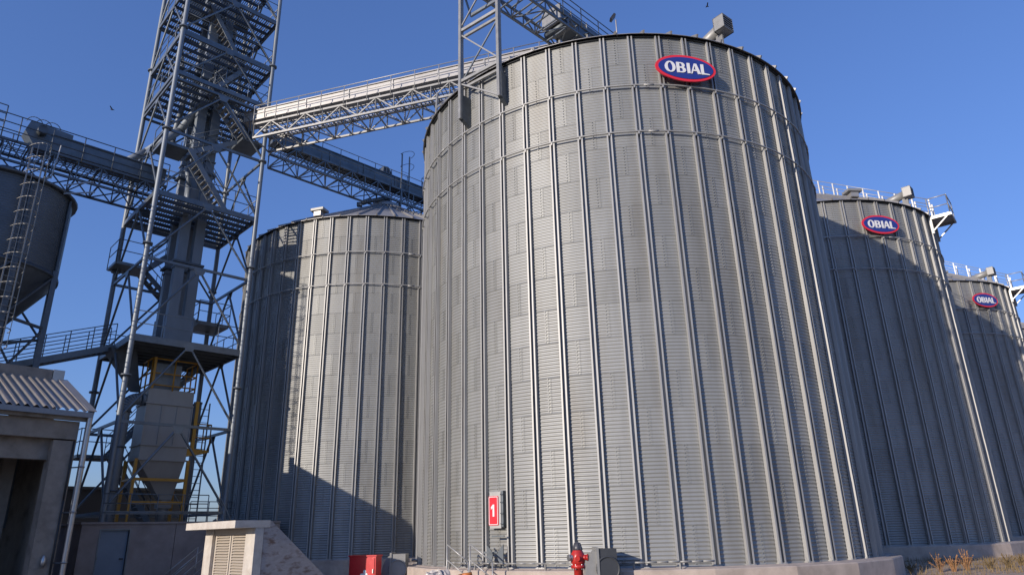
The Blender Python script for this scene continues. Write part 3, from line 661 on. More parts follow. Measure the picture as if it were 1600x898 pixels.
# elevator trunking
for u_, v_ in ((-.36, -.45), (.36, -.45), (-.36, .85), (.36, .85)):
    mb = MB(); mb.hexa([T(u_ + a, v_ + b, z) for z in (9.9, 34) for a, b in ((-.22, -.19), (.22, -.19), (.22, .19), (-.22, .19))]); d_ = mb.build('elevator_trunk', 'duct', tw, mw=Matrix())
    for z in range(11, 34, 3):
        mb = MB(); mb.hexa([T(u_ + a, v_ + b, z + c_) for c_ in (-.03, .03) for a, b in ((-.27, -.24), (.27, -.24), (.27, .24), (-.27, .24))]); mb.build('trunk_flange', 'duct', d_, mw=Matrix())
for v_ in (-.45, .85):
    mb = MB(); mb.hexa([T(a, v_ + b, z) for z in (9.9, 11.6) for a, b in ((-.62, -.26), (.62, -.26), (.62, .26), (-.62, .26))]); mb.build('boot_section', 'duct', tw, mw=Matrix())
    for z in (14.2, 19.2, 24.6): 
        mb = MB(); mb.hexa([T(a, v_ + b, z + c_) for c_ in (0, .1) for a, b in ((-.72, -.3), (.72, -.3), (.72, .3), (-.72, .3))]); mb.build('trunk_tie', 'darksteel', tw, mw=Matrix())
landing(-2.9, -1.5, .9, 2.3, 5.2); rail([(-1.5, .85, 5.2), (-2.9, .85, 5.2), (-2.9, 2.35, 5.2)])
flight(-1.5, 5.2, 1.9, 9.8, 2.0); flight(-1.5, 5.2, .3, 2.4, 1.2)
mb = MB(); mb.hexa([T(a, b, z) for z, q in ((8.0, .16), (9.75, .55)) for a, b in ((-1.2 - q + (z - 8) * -.5, .3 - q), (-1.2 + q + (z - 8) * -.5, .3 - q), (-1.2 + q + (z - 8) * -.5, .3 + q), (-1.2 - q + (z - 8) * -.5, .3 + q))]); mb.build('transfer_chute', 'darksteel', tw, mw=Matrix())
# spouts
for pts, r_ in (([(.2, -.3, 24.8), (-1.1, .1, 21.6), (-2.3, .8, 20.2), (-3.4, 1.4, 19.2)], .19), ([(-.7, -.6, 19.3), (-.55, -.8, 18.2), (-.5, -.8, 16.9)], .12),
               ([(.5, 0, 25.5), (1.5, .1, 24.2), (2.6, .2, 23.0)], .17), ([(-1.6, 1.3, 31.0), (-1.4, 1.2, 27.0), (-1.0, .6, 24.0), (-1.2, .8, 21.2)], .14), ([(1.2, .9, 32), (1.1, .7, 27.5), (.9, .4, 25)], .14)):
    mb = MB(); mb.path([T(*p) for p in pts], r_, 12); mb.tube(T(*pts[-1]), T(pts[-1][0], pts[-1][1], pts[-1][2] - .3), r_ * 1.15, 12); mb.build('spout', 'duct', tw, mw=Matrix())
for p, d_, m in (((.9, -.6, 24.2), (.5, .4, .5), 'darksteel'), ((1.0, .5, 26.4), (.9, .6, .7), 'darksteel'), ((-1.2, .9, 29.6), (.8, .8, .9), 'steel'), ((.2, 1.2, 17.3), (.8, .6, .7), 'darksteel'), ((1.1, -.2, 29.5), (.7, .5, .8), 'darksteel')):
    mb = MB(); mb.box(T(*p), d_, TA); mb.tube(T(p[0] - .1, p[1], p[2] + .1), T(p[0] + .7, p[1], p[2] + .1), .16, 10); mb.build('gear_motor', m, tw, mw=Matrix())
# ramp walkway from the tower floor down to the left
rw = thing('ramp_walkway', T(-4, 2, 9), TA, 'sloping railed walkway leading down left from the tower platform', 'walkway')
pa, pb = T(-2.4, .6, 9.85), T(-7.6, .6, 7.9)
for o in (-.45, .45):
    bar(rw, 'stringer', pa + E2 * o, pb + E2 * o, 'steel', .06, .26); mb = MB(); railing(mb, [pa + E2 * o, pb + E2 * o], 1.1, 1.0, .022, (.4, .75)); mb.build('railing', 'steel', rw, mw=Matrix())
mb = MB()
for i in range(28): q = lerp(pa, pb, i / 28); mb.bar(q - E2 * .45, q + E2 * .45, .1, .03)
mb.build('treads', 'steel', rw, mw=Matrix())

# ------------------------------------------------------------------ dust filter inside the tower foot
ft = thing('dust_filter', T(0, -.3, 2.3), TA, 'beige bag filter with tapered hopper on a yellow frame inside the tower foot', 'filter')
F0, F1, G0, G1 = -1.0, .95, -1.0, .35
mb = MB(); mb.hexa([T(F0, G0, 4.9), T(F1, G0, 4.9), T(F1, G1, 4.9), T(F0, G1, 4.9), T(F0, G0, 8.0), T(F1, G0, 8.0), T(F1, G1, 8.0), T(F0, G1, 8.0)]); fb = mb.build('filter_body', 'beige', ft, mw=Matrix())
for z in (5.55, 7.35, 4.93):
    mb = MB(); mb.bar(T(F0 - .04, G0 - .03, z), T(F1 + .04, G0 - .03, z), .06, .07); mb.bar(T(F0 - .03, G0 - .03, z), T(F0 - .03, G1, z), .06, .07); mb.build('seam_band', 'beige', fb, mw=Matrix())
for u_ in (-.35, .3, F0, F1):
    mb = MB(); mb.bar(T(u_, G0 - .02, 5.6), T(u_, G0 - .02, 7.3), .05, .04); mb.build('panel_rib', 'beige', fb, mw=Matrix())
mb = MB(); mb.hexa([T(.25, -.45, 3.3), T(.75, -.45, 3.3), T(.75, -.05, 3.3), T(.25, -.05, 3.3), T(F0 + .02, G0 + .02, 4.9), T(F1 - .02, G0 + .02, 4.9), T(F1 - .02, G1, 4.9), T(F0 + .02, G1, 4.9)]); mb.build('hopper', 'beige', ft, mw=Matrix())
mb = MB(); mb.tube(T(.5, -.25, 2.4), T(.5, -.25, 3.4), .2, 12); mb.box(T(.5, -.25, 3.1), (.55, .5, .3), TA); mb.build('rotary_valve', 'beige', ft, mw=Matrix())
for u_ in (-1.1, 1.05):
    for v_ in (-1.05, .4): bar(ft, 'frame_leg', T(u_, v_, 2.25), T(u_, v_, 4.95), 'yellow', .12)
    bar(ft, 'frame_beam', T(u_, -1.05, 4.1), T(u_, .4, 4.1), 'yellow', .09)
for z in (3.15, 4.1): bar(ft, 'frame_beam', T(-1.1, -1.05, z), T(1.05, -1.05, z), 'yellow', .1, .12)
mb = MB(); railing(mb, [T(F1, G1, 8.05), T(F1, G0, 8.05), T(F0, G0, 8.05), T(F0, G1, 8.05)], 1.3, .9, .035, (.12, .65)); mb.bar(T(F0 + .1, G0, 8), T(F0 + .1, G0, 9.4), .1); mb.build('top_railing', 'yellow', ft, mw=Matrix())
mb = MB(); mb.hexa([T(.95, -1.0, 5.15), T(1.9, -1.0, 5.35), T(1.9, -.1, 5.35), T(.95, -.1, 5.15), T(.95, -1.0, 5.5), T(1.9, -1.0, 5.45), T(1.9, -.1, 5.45), T(.95, -.1, 5.5)]); mb.build('side_platform', 'yellow', ft, mw=Matrix())
mb = MB(); railing(mb, [T(1.15, -1.0, 5.45), T(1.9, -1.0, 5.45), T(1.9, -.1, 5.45)], 1.15, .8, .03, (.55,)); mb.bar(T(1.15, -1.0, 5.4), T(1.15, -1.0, 7.6), .14); mb.build('side_railing', 'yellow', ft, mw=Matrix())
mb = MB()
for s_ in (1.35, 1.75): mb.bar(T(s_, -.9, 2.3), T(s_, -.9, 7.6), .05)
for i in range(17): mb.tube(T(1.35, -.9, 2.5 + i * .3), T(1.75, -.9, 2.5 + i * .3), .015, 5)
mb.build('ladder', 'darksteel', ft, mw=Matrix())
mb = MB(); mb.tube(T(1.1, -.85, 6.3), T(1.1, -.85, 7.5), .16, 10); mb.box(T(1.05, -.8, 6.2), (.3, .3, .6), TA); mb.build('fan_motor', 'darksteel', ft, mw=Matrix())
mb = MB(); mb.box(T(-.2, -.35, 8.6), (1.1, .8, 1.2), TA); mb.build('plenum', 'steel', ft, mw=Matrix())
# curved exhaust pipe
pp = thing('exhaust_pipe', T(-1.8, -1.2, 2.3), TA, 'thick galvanised pipe curving out of the filter and down past the tower leg', 'pipe')
pts = [T(F0, -.7, 7.5)] + [T(-1.25 - .55 * math.sin(R(t_)), -.8, 6.95 + .55 * math.cos(R(t_))) for t_ in range(0, 91, 10)]
mb = MB(); mb.path(pts, .26, 16); mb.build('elbow', 'duct', pp, mw=Matrix())
rod(pp, 'upright', T(-1.8, -.8, 6.95), T(-1.8, -.8, 2.3), 'duct', .50)
for z in (6.9, 5.4, 3.6): rod(pp, 'pipe_flange', T(-1.8, -.8, z - .03), T(-1.8, -.8, z + .03), 'duct', .62)

# ------------------------------------------------------------------ plant room with door below the tower
pr_ = thing('plant_room', T(0, -1, 0), TA, 'low stained concrete plant room with a blue grey door under the tower', 'building')
mb = MB(); V0 = -3.2
for a, b in ((-3.2, -2.54), (-1.54, .15), (.17, 4.6)): mb.hexa([T(a, V0, 0), T(b, V0, 0), T(b, V0 + .3, 0), T(a, V0 + .3, 0), T(a, V0, 2.25), T(b, V0, 2.25), T(b, V0 + .3, 2.25), T(a, V0 + .3, 2.25)])
mb.hexa([T(-2.54, V0, 2.04), T(-1.54, V0, 2.04), T(-1.54, V0 + .3, 2.04), T(-2.54, V0 + .3, 2.04), T(-2.54, V0, 2.25), T(-1.54, V0, 2.25), T(-1.54, V0 + .3, 2.25), T(-2.54, V0 + .3, 2.25)])
mb.hexa([T(-3.2, V0 + .3, 0), T(-2.9, V0 + .3, 0), T(-2.9, 4, 0), T(-3.2, 4, 0), T(-3.2, V0 + .3, 2.25), T(-2.9, V0 + .3, 2.25), T(-2.9, 4, 2.25), T(-3.2, 4, 2.25)])
mb.build('wall', 'render', pr_, mw=Matrix())
mb = MB(); mb.hexa([T(-3.26, V0 - .06, 2.254), T(4.6, V0 - .06, 2.254), T(4.6, 4, 2.254), T(-3.26, 4, 2.254), T(-3.26, V0 - .06, 2.33), T(4.6, V0 - .06, 2.33), T(4.6, 4, 2.33), T(-3.26, 4, 2.33)]); mb.build('roof_slab', 'render', pr_, mw=Matrix())
mb = MB(); mb.hexa([T(-2.53, V0 + .1, 0), T(-1.55, V0 + .1, 0), T(-1.55, V0 + .15, 0), T(-2.53, V0 + .15, 0), T(-2.53, V0 + .1, 2.03), T(-1.55, V0 + .1, 2.03), T(-1.55, V0 + .15, 2.03), T(-2.53, V0 + .15, 2.03)]); dr = mb.build('door', 'door', pr_, mw=Matrix())
mb = MB()
for a, b, z0, z1 in ((-2.58, -2.54, 0, 2.08), (-1.54, -1.50, 0, 2.08), (-2.54, -1.54, 2.034, 2.08)): mb.hexa([T(a, V0 - .02, z0), T(b, V0 - .02, z0), T(b, V0 + .09, z0), T(a, V0 + .09, z0), T(a, V0 - .02, z1), T(b, V0 - .02, z1), T(b, V0 + .09, z1), T(a, V0 + .09, z1)])
mb.build('door_frame', 'steel', pr_, mw=Matrix())
mb = MB()
for z in (.3, 1.0, 1.75): mb.tube(T(-2.52, V0 + .08, z), T(-2.52, V0 + .08, z + .12), .018, 6)
mb.build('hinge', 'darksteel', dr, mw=Matrix())
mb = MB(); mb.box(T(-1.68, V0 + .07, 1.0), (.12, .05, .05), TA); mb.build('handle', 'eave', dr, mw=Matrix())
mb = MB(); railing(mb, [T(-2.6, V0 + .2, 2.33), T(1.4, V0 + .2, 2.33)], 1.05, .9, .02, (.35, .7)); mb.build('roof_railing', 'steel', pr_, mw=Matrix())
mb = MB(); railing(mb, [T(2.2, 1.2, 2.33), T(6.5, 1.2, 2.33)], 1.0, .9, .02, (.35, .7)); mb.build('roof_railing', 'steel', pr_, mw=Matrix())
# steep access stair at its right end
st = thing('access_stair', T(2.4, -3.6, 0), TA, 'steep steel stair leaning on the right end of the plant room', 'stair')
for o in (0, .6):
    bar(st, 'stringer', T(1.6, -3.35 - o * .8, 2.4), T(2.9, -3.5 - o * .8, .1), 'steel', .04, .14); bar(st, 'handrail', T(1.6, -3.35 - o * .8, 3.2), T(2.9, -3.5 - o * .8, .9), 'steel', .035); rod(st, 'newel', T(2.9, -3.5 - o * .8, 0), T(2.9, -3.5 - o * .8, 1.0), 'steel', .04)
for i in range(1, 10): q = lerp(T(1.6, -3.35, 2.4), T(2.9, -3.5, .1), i / 10); bar(st, 'tread', q, q - E2 * .48, 'steel', .14, .03)
# handrails of the sunken stair in front
hs = thing('stair_railing', T(-.6, -4.6, 0), TA, 'grey tubular stair railing in front of the plant room wall', 'handrail')
mb = MB()
for o in (0, .8):
    a, b = T(-.55, -4.2 - o, .25), T(.75, -4.2 - o, 1.35); mb.path([a - Vector((0, 0, .9)), a, b, b - Vector((0, 0, 1.4))], .022, 6)
    mb.tube(a - Vector((0, 0, .35)), b - Vector((0, 0, .35)), .018, 5); mb.tube(a - Vector((0, 0, .7)), b - Vector((0, 0, .7)), .018, 5)
mb.build('rail_tubes', 'pipe', hs, mw=Matrix())
# long dark building behind
db = thing('dark_shed', T(-8, 10, 0), TA, 'long low dark clad shed behind the tower foot', 'building')
mb = MB(); mb.hexa([T(a, b, z) for z in (0, 4.25) for a, b in ((-22, 9), (4.7, 9), (4.7, 17), (-22, 17))]); mb.build('wall', 'darkwall', db, mw=Matrix())
mb = MB(); mb.hexa([T(a, b, z) for z in (4.253, 4.4) for a, b in ((-22.2, 8.85), (4.85, 8.85), (4.85, 17.2), (-22.2, 17.2))]); mb.build('roof', 'darkwall', db, mw=Matrix())

# ------------------------------------------------------------------ hopper silo at the left edge
HR = 2.6
def hopper_silo(HC, label, dz=0):
    hp = thing('hopper_silo', HC, 0, label, 'silo', 'raised hopper silos')
    ck = lambda r_, a, z: (HC.x + r_ * math.sin(a), HC.y - r_ * math.cos(a), z)
    mb = MB(); nw = 35; Hn = nw * 6; na = 48
    for j in range(Hn + 1):
        z = 12.2 + (3.6 + dz) * j / Hn; rr = HR + .008 * math.cos(2 * math.pi * j / 6)
        for i in range(na): mb.v.append(ck(rr, 2 * math.pi * i / na, z))
    for j in range(Hn):
        for i in range(na): mb.face([j * na + i, j * na + (i + 1) % na, (j + 1) * na + (i + 1) % na, (j + 1) * na + i], True)
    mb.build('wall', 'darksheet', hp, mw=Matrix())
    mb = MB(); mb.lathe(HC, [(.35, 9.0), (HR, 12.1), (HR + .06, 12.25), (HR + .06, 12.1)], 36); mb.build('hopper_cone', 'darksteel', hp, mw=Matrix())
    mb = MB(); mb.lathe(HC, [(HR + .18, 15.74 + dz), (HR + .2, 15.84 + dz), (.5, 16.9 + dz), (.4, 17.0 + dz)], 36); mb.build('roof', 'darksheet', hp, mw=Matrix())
    for i in range(8):
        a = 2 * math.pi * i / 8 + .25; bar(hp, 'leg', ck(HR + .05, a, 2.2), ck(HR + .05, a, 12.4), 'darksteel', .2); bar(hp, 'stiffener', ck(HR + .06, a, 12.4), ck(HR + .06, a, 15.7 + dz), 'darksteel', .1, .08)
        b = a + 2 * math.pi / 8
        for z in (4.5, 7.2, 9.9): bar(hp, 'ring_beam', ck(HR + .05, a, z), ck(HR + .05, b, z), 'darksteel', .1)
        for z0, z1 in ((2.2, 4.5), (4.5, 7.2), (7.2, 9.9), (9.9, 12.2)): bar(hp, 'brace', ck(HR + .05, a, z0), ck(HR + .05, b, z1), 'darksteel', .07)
    
    return ck
HC = Vector((-21.82, 26.38, 0)); ck = hopper_silo(HC, 'small raised hopper bottom silo with caged ladder at the left edge')
for k, lab in enumerate(('first', 'second', 'third', 'last')):  # unseen silos, guessed from the shadow, added to shade tower foot and left silo
    hopper_silo(HC - Vector((math.cos(R(45.7)), math.sin(R(45.7)), 0)) * 5.7 * (k + 1) - n45 * .05, 'tall unseen hopper silo added to cast shade, %s one left of the caged ladder' % lab, 3.0)
la = R(57); hl = thing('caged_ladder', ck(HR + .4, la, 9), la, 'vertical caged ladder on the wall of the hopper silo', 'ladder')
tn = Vector((math.cos(la), math.sin(la), 0)); nn = Vector((math.sin(la), -math.cos(la), 0)); lb = Vector(ck(HR + .22, la, 0))
for s_ in (-.24, .24): bar(hl, 'stile', lb + tn * s_ + Vector((0, 0, 8)), lb + tn * s_ + Vector((0, 0, 17.0)), 'lattice', .05)
for i in range(30): rod(hl, 'rung', lb - tn * .24 + Vector((0, 0, 8.2 + i * .29)), lb + tn * .24 + Vector((0, 0, 8.2 + i * .29)), 'lattice', .025)
for i in range(15):
    z = 8.6 + i * .6; mb = MB(); mb.path([lb + tn * .36 * math.cos(R(t_)) + nn * .72 * math.sin(R(t_)) + Vector((0, 0, z)) for t_ in range(180, -1, -20)], .02, 5); mb.build('hoop', 'lattice', hl, mw=Matrix())
for t_ in (50, 90, 130): q = lb + tn * .36 * math.cos(R(t_)) + nn * .72 * math.sin(R(t_)); bar(hl, 'cage_strap', q + Vector((0, 0, 8.6)), q + Vector((0, 0, 17.0)), 'steel', .05, .02)
# conveyor head by the ladder
hd = thing('conveyor_drive', (-21.7, 26.6, 18.2), R(45), 'dark conveyor head with motor and looping cables above the hopper silo', 'drive')
c = Vector((*on_diag(47.9, -20.9)[:2], 18.9)); mb = MB(); mb.prism([c + e45 * x + Vector((0, 0, z)) for x, z in ((-.9, -.1), (-.45, -.75), (.1, -.8), (.5, -.4), (.9, -.35), (.9, .35), (-.75, .45))], n45 * -.4, n45 * .8); mb.build('head_casing', 'steel', hd, mw=Matrix())
mb = MB(); mb.tube(c + n45 * -.75 + e45 * -.3, c + n45 * -.35 + e45 * -.3, .2, 12); mb.build('motor', 'darksteel', hd, mw=Matrix())
mb = MB()
for k in range(3): mb.path([c + e45 * (-.6 + k * .35 + .3 * math.cos(R(t_))) + Vector((0, 0, .45 + .3 * math.sin(R(t_)))) - n45 * .2 for t_ in range(0, 181, 20)], .018, 5)
mb.build('cable_loop', 'darksteel', hd, mw=Matrix())
hx = thing('high_railing', (*on_diag(47.9, -24)[:2], 18), R(45), 'tall three bar railing at the far left above the conveyor', 'railing')
mb = MB(); 
for z in (18.7, 19.1, 19.5): mb.tube((*on_diag(46.9, -21.6)[:2], z), (*on_diag(46.9, -29)[:2], z), .025, 5)
for x in (-21.6, -23.5, -25.4, -27.3): mb.tube((*on_diag(46.9, x)[:2], 18), (*on_diag(46.9, x)[:2], 19.5), .025, 5)
mb.build('rails', 'steel', hx, mw=Matrix())
# service platform brackets of the hopper silo
bp = thing('service_platform', (-20.2, 26.6, 15.8), R(45), 'small bracketed service platform on the right of the hopper silo roof', 'platform')
q = Vector((-20.1, 25.2, 15.6)); bar(bp, 'strut', q, q + Vector((.9, .3, .5)), 'white_rail', .05); bar(bp, 'strut', q + Vector((0, 0, -.5)), q + Vector((.9, .3, .5)), 'white_rail', .05); rod(bp, 'post', q + Vector((.9, .3, .4)), q + Vector((1.0, .35, 2.0)), 'white_rail', .05)
bar(bp, 'strut', q + Vector((1.0, 1.0, .45)), q + Vector((2.0, 1.4, .8)), 'white_rail', .05); bar(bp, 'strut', q + Vector((1.0, 1.1, .1)), q + Vector((2.0, 1.6, .4)), 'white_rail', .05)

# ------------------------------------------------------------------ open shed at the left foreground
sh_dir = R(50); SX = Vector((math.cos(sh_dir), math.sin(sh_dir), 0)); SN = Vector((-SX.y, SX.x, 0)); SK = Vector((-14.52, 23.6, 0)); SQ = .955
def Q(s_, n_, z): return SK - SX * s_ * SQ + SN * n_ * SQ + Vector((0, 0, z if z < .5 else 1.6 + (z - 1.6) * SQ))            # s_ back towards the camera, n_ into the shed
sd = thing('open_shed', SK, sh_dir, 'open fronted concrete shed with corrugated roof and gutter at the left', 'building')
def qbox(name, s0, s1, n0, n1, z0, z1, m, par=sd):
    mb = MB(); mb.hexa([Q(s0, n0, z0), Q(s1, n0, z0), Q(s1, n1, z0), Q(s0, n1, z0), Q(s0, n0, z1), Q(s1, n0, z1), Q(s1, n1, z1), Q(s0, n1, z1)]); return mb.build(name, m, par, mw=Matrix())
qbox('eave_beam', .25, 14, .25, .6, 5.05, 5.68, 'shedconc'); qbox('lintel', .45, 14, .62, .95, 4.35, 5.25, 'shedconc')
qbox('column', .35, .95, .28, .85, 0, 5.0, 'shedconc'); qbox('column', 6.6, 7.2, .35, .9, 0, 4.34, 'shedconc')
qbox('end_wall', .2, .34, .4, 9, 0, 5.6, 'shedconc'); qbox('back_wall', .3, 14, 9, 9.2, 0, 6.5, 'shedconc'); qbox('side_wall', 13.9, 14.1, .6, 9, 0, 6, 'shedconc')
qbox('inner_column', 1.2, 1.6, 3.0, 3.4, 0, 5.0, 'shedconc'); qbox('inner_column', 3.4, 3.8, 6.5, 6.9, 0, 5.0, 'shedconc')
qbox('inner_ceiling', .36, 13.8, .97, 8.9, 5.4, 5.5, 'shedconc'); qbox('roof_deck', .3, 14, 3.85, 9.1, 7.3, 7.45, 'shedconc')
gu = qbox('gutter', -.02, 3.6, -.14, .04, 5.80, 5.98, 'gutter'); qbox('gutter', 3.62, 14, -.14, .04, 5.80, 5.98, 'gutter')
qbox('fascia', -.02, 14, .045, .24, 5.69, 5.92, 'shedconc')
# rolled roof sheets, one per 1.05 m width
def roof_sheet(nwave, pitch):
    mb = MB(); sp = 8; zr = 1.62; dn = 3.6
    for j in (0, 1):
        for i in range(nwave * sp + 1):
            s_ = i * pitch / sp; h = .045 * math.cos(2 * math.pi * i / sp); mb.v.append((-s_, j * dn, j * zr + h))
    n = nwave * sp + 1
    for i in range(n - 1): mb.face([i, i + 1, n + i + 1, n + i], True)
    return mb.mesh('roof_sheet', 'tin')
RSH = roof_sheet(4, .27)
for k in range(13):
    link('roof_sheet', RSH, sd, Matrix.Translation(Q(.1 + k * 1.08, 0, 6.04 + .004 * (k % 2))) @ Matrix.Rotation(sh_dir, 4, 'Z'))
mb = MB(); mb.bar(Q(.02, 0, 6.06), Q(.02, 3.77, 7.78), .32, .03); mb.build('verge_flashing', 'tin', sd, mw=Matrix())
qbox('parapet_beam', .42, 14, 3.75, 4.05, 7.5, 8.12, 'shedconc'); qbox('parapet_end', 0, .4, 3.73, 4.07, 7.4, 8.14, 'pipe')
mb = MB(); mb.hexa([Q(a, b, z) for z in (5.5, 7.4) for a, b in ((.05, 3.8), (.3, 3.8), (.3, 9), (.05, 9))]); mb.build('gable_wall', 'shedconc', sd, mw=Matrix())
dp = thing('downpipe', Q(-.06, -.02, 0), sh_dir, 'sunlit zinc downpipe at the right corner of the open shed', 'pipe')
rod(dp, 'pipe_tube', Q(.05, -.05, 0), Q(.05, -.05, 5.82), 'pipe', .17)
for z in (1.0, 2.6, 4.1): bar(dp, 'pipe_clamp', Q(.05, -.05, z), Q(.25, .35, z), 'darksteel', .04); rod(dp, 'clamp_ring', Q(.05, -.05, z - .03), Q(.05, -.05, z + .03), 'pipe', .20)
cc = MB(); cc.path([Q(.33, .22, z) for z in (.2, 3, 5)], .03, 6); cc.build('cable_run', 'eave', label='black cable running down beside the shed column', cat='cable')
# extinguisher in the dark opening, valve box on the column, small rolled roof piece
ex = thing('fire_extinguisher', Q(2.6, .9, 0), sh_dir, 'large dark red wheeled extinguisher inside the shed opening', 'extinguisher')
mb = MB(); mb.lathe(Q(2.1, 1.3, 0), [(.2, .1), (.22, .2), (.22, 1.0), (.16, 1.15), (.06, 1.22), (.05, 1.3)], 18); mb.build('cylinder_body', 'red', ex, mw=Matrix())
mb = MB(); mb.tube(Q(1.95, 1.3, 1.32), Q(2.25, 1.3, 1.32), .03, 8); mb.build('valve_handle', 'eave', ex, mw=Matrix())
vb = thing('meter_bottle', Q(.62, .2, .6), sh_dir, 'small glassy bulb lamp fitting on the shed column', 'lamp')
mb = MB(); mb.lathe(Q(.6, .2, 1.0), [(.05, -.12), (.08, 0), (.08, .12), (.04, .2), (.03, .24)], 12); mb.build('bulb_cover', 'alu', vb, mw=Matrix())
rp = thing('tin_canopy', Q(2.4, 5.4, 7.8), sh_dir, 'shiny corrugated tin canopy piece behind the shed parapet', 'roof')
link('canopy_sheet', RSH, rp, Matrix.Translation(Q(1.6, 6.2, 8.3)) @ Matrix.Rotation(sh_dir + R(20), 4, 'Z'))

# ------------------------------------------------------------------ kiosk with louvred doors and sloping side wall
KK = Vector((-7.452, 20.70, 0)); KD = Vector((math.cos(R(45)), math.sin(R(45)), 0)); KM = Vector((-KD.y, KD.x, 0))
def K(t_, s_, z): return KK + KD * t_ + KM * s_ + Vector((0, 0, z))
kk = thing('louvre_kiosk', KK, R(45), 'pale concrete kiosk with beige louvred doors and flat slab roof', 'kiosk')
def kbox(name, t0, t1, s0, s1, z0, z1, m, par=kk, **kw):
    mb = MB(); mb.hexa([K(t0, s0, z0), K(t1, s0, z0), K(t1, s1, z0), K(t0, s1, z0), K(t0, s0, z1), K(t1, s0, z1), K(t1, s1, z1), K(t0, s1, z1)]); return mb.build(name, m, par, mw=Matrix(), **kw)
kbox('roof_slab', -.62, .42, 0.0, 3.55, 1.90, 2.10, 'concw')
kbox('jamb', 0.0, .25, .02, .62, 0, 1.896, 'concw'); kbox('jamb', 0.0, .25, 2.95, 3.5, 0, 1.896, 'concw'); kbox('back_panel', .2, .24, .63, 2.94, 0, 1.89, 'darkwall')
kbox('head_band', .06, .18, .63, 2.94, 1.72, 1.895, 'louvre')
for s0, s1 in ((.64, 1.76), (1.82, 2.93)):
    lf = kbox('door_leaf', .10, .13, s0, s0 + .09, .05, 1.72, 'louvre'); kbox('stile', .10, .13, s1 - .09, s1, .05, 1.72, 'louvre', lf)
    for i in range(21):
        z = .1 + i * .078; mb = MB(); a, b = .155, .08
        mb.hexa([K(b, s0 + .09, z + .05), K(a, s0 + .09, z + .05), K(a, s1 - .09, z + .05), K(b, s1 - .09, z + .05), K(b, s0 + .09, z), K(b + .012, s0 + .09, z), K(b + .012, s1 - .09, z), K(b, s1 - .09, z)])
        mb.v = []; mb.f = []; mb.sm = []
        mb.hexa([K(b, s0 + .085, z), K(a, s0 + .085, z + .045), K(a, s1 - .085, z + .045), K(b, s1 - .085, z), K(b, s0 + .085, z + .012), K(a, s0 + .085, z + .057), K(a, s1 - .085, z + .057), K(b, s1 - .085, z + .012)])
        mb.build('slat', 'louvre', lf, mw=Matrix())
cw = MB()
prof = [(0.0, 0), (2.9, 0), (2.9, .15), (2.55, .30), (.46, 2.085), (.43, 2.085), (.43, 1.89), (0.0, 1.89)]
for s0 in (.0,): cw.prism([K(t_, s0 + .015, z) for t_, z in prof], (0, 0, 0), KM * .0 + KM * .28)
pts = [(.26, 0), (2.9, 0), (2.9, .15), (2.55, .30), (.46, 2.085), (.43, 2.085), (.43, 1.89), (.26, 1.89)]
cw = MB(); cw.prism([K(t_, .022, z) for t_, z in pts], (0, 0, 0), KM * .28); cw.prism([K(t_, 3.2, z) for t_, z in pts], (0, 0, 0), KM * .28)
cw.build('sloping_side_wall', 'rust', kk, mw=Matrix())
mb = MB(); mb.hexa([K(.46, .31, 1.75), K(2.5, .31, .1), K(2.5, 3.19, .1), K(.46, 3.19, 1.75), K(.46, .31, 1.95), K(2.5, .31, .25), K(2.5, 3.19, .25), K(.46, 3.19, 1.95)]); mb.build('sloping_cover', 'rust', kk, mw=Matrix())

# ------------------------------------------------------------------ small things along the bottom
# fire hose cabinet
fc = thing('hose_cabinet', (-4.93, 23.6, 0), R(-4), 'red steel fire hose cabinet standing before the left silo', 'cabinet')
mc = Matrix.Translation((-4.93, 23.6, 0)) @ Matrix.Rotation(R(-16), 4, 'Z')
def mbox(par, name, mcx, x0, x1, y0, y1, z0, z1, m):
    mb = MB(); lbox(mb, mcx, x0, x1, y0, y1, z0, z1); return mb.build(name, m, par, mw=Matrix())
mbox(fc, 'cabinet_body', mc, -.45, .48, -.15, .25, .0, .99, 'red'); mbox(fc, 'cabinet_lid', mc, -.48, .51, -.18, .28, .992, 1.03, 'red'); dd = mbox(fc, 'cabinet_door', mc, -.38, .44, -.17, -.152, .06, .94, 'red')
mbox(fc, 'door_handle', mc, .39, .42, -.20, -.172, .5, .62, 'alu')
fig = curve_mesh([ell(.02, .13, .05, .05, 16)], .004, 'white'); body = curve_mesh([[(-.12, .07), (.10, .09), (.13, .02), (.06, .0), (.10, -.2), (.02, -.2), (-.01, -.06), (-.06, -.2), (-.13, -.2), (-.06, .0), (-.15, .01)]], .004, 'white')
mu_ = mc @ Matrix.Translation((.1, -.176, .42)) @ Matrix.Rotation(R(90), 4, 'X')
link('pictogram', fig, fc, mu_); link('pictogram', body, fc, mu_)
# aeration fans
def fan(loc, rz, label, ms, md):
    t = thing('aeration_fan', loc, rz, label, 'fan', 'aeration fans at the silo feet')
    mc = Matrix.Translation(loc) @ Matrix.Rotation(rz, 4, 'Z')
    o = mbox(t, 'fan_casing', mc, -.08, .40, -.36, .36, .0, .88, md)
    mb = MB(); mb.lathe(mc @ Vector((.16, -.362, .42)), [(.30, 0), (.30, .03), (.26, .035), (.26, .012)], 28, mc.to_3x3() @ Vector((0, -1, 0))); mb.build('inlet_ring', md, o, mw=Matrix())
    mb = MB(); arc = [mc @ Vector((-.085 - .32 * math.sin(R(a)) * 1.0, -.3, .02 + .82 * math.cos(R(a)))) for a in range(0, 91, 9)] + [mc @ Vector((-.085, -.3, .02))]
    mb.prism(arc, (0, 0, 0), mc.to_3x3() @ Vector((0, .5, 0))); mb.build('scroll_housing', ms, t, mw=Matrix())
    mbox(t, 'flange', mc, -.11, -.05, -.40, .40, .0, .92, ms)
    return t
fan((2.03, 18.75, .28), R(2), 'dark square aeration fan beside the hydrant at the nearest silo', 'fan', 'darkfan')
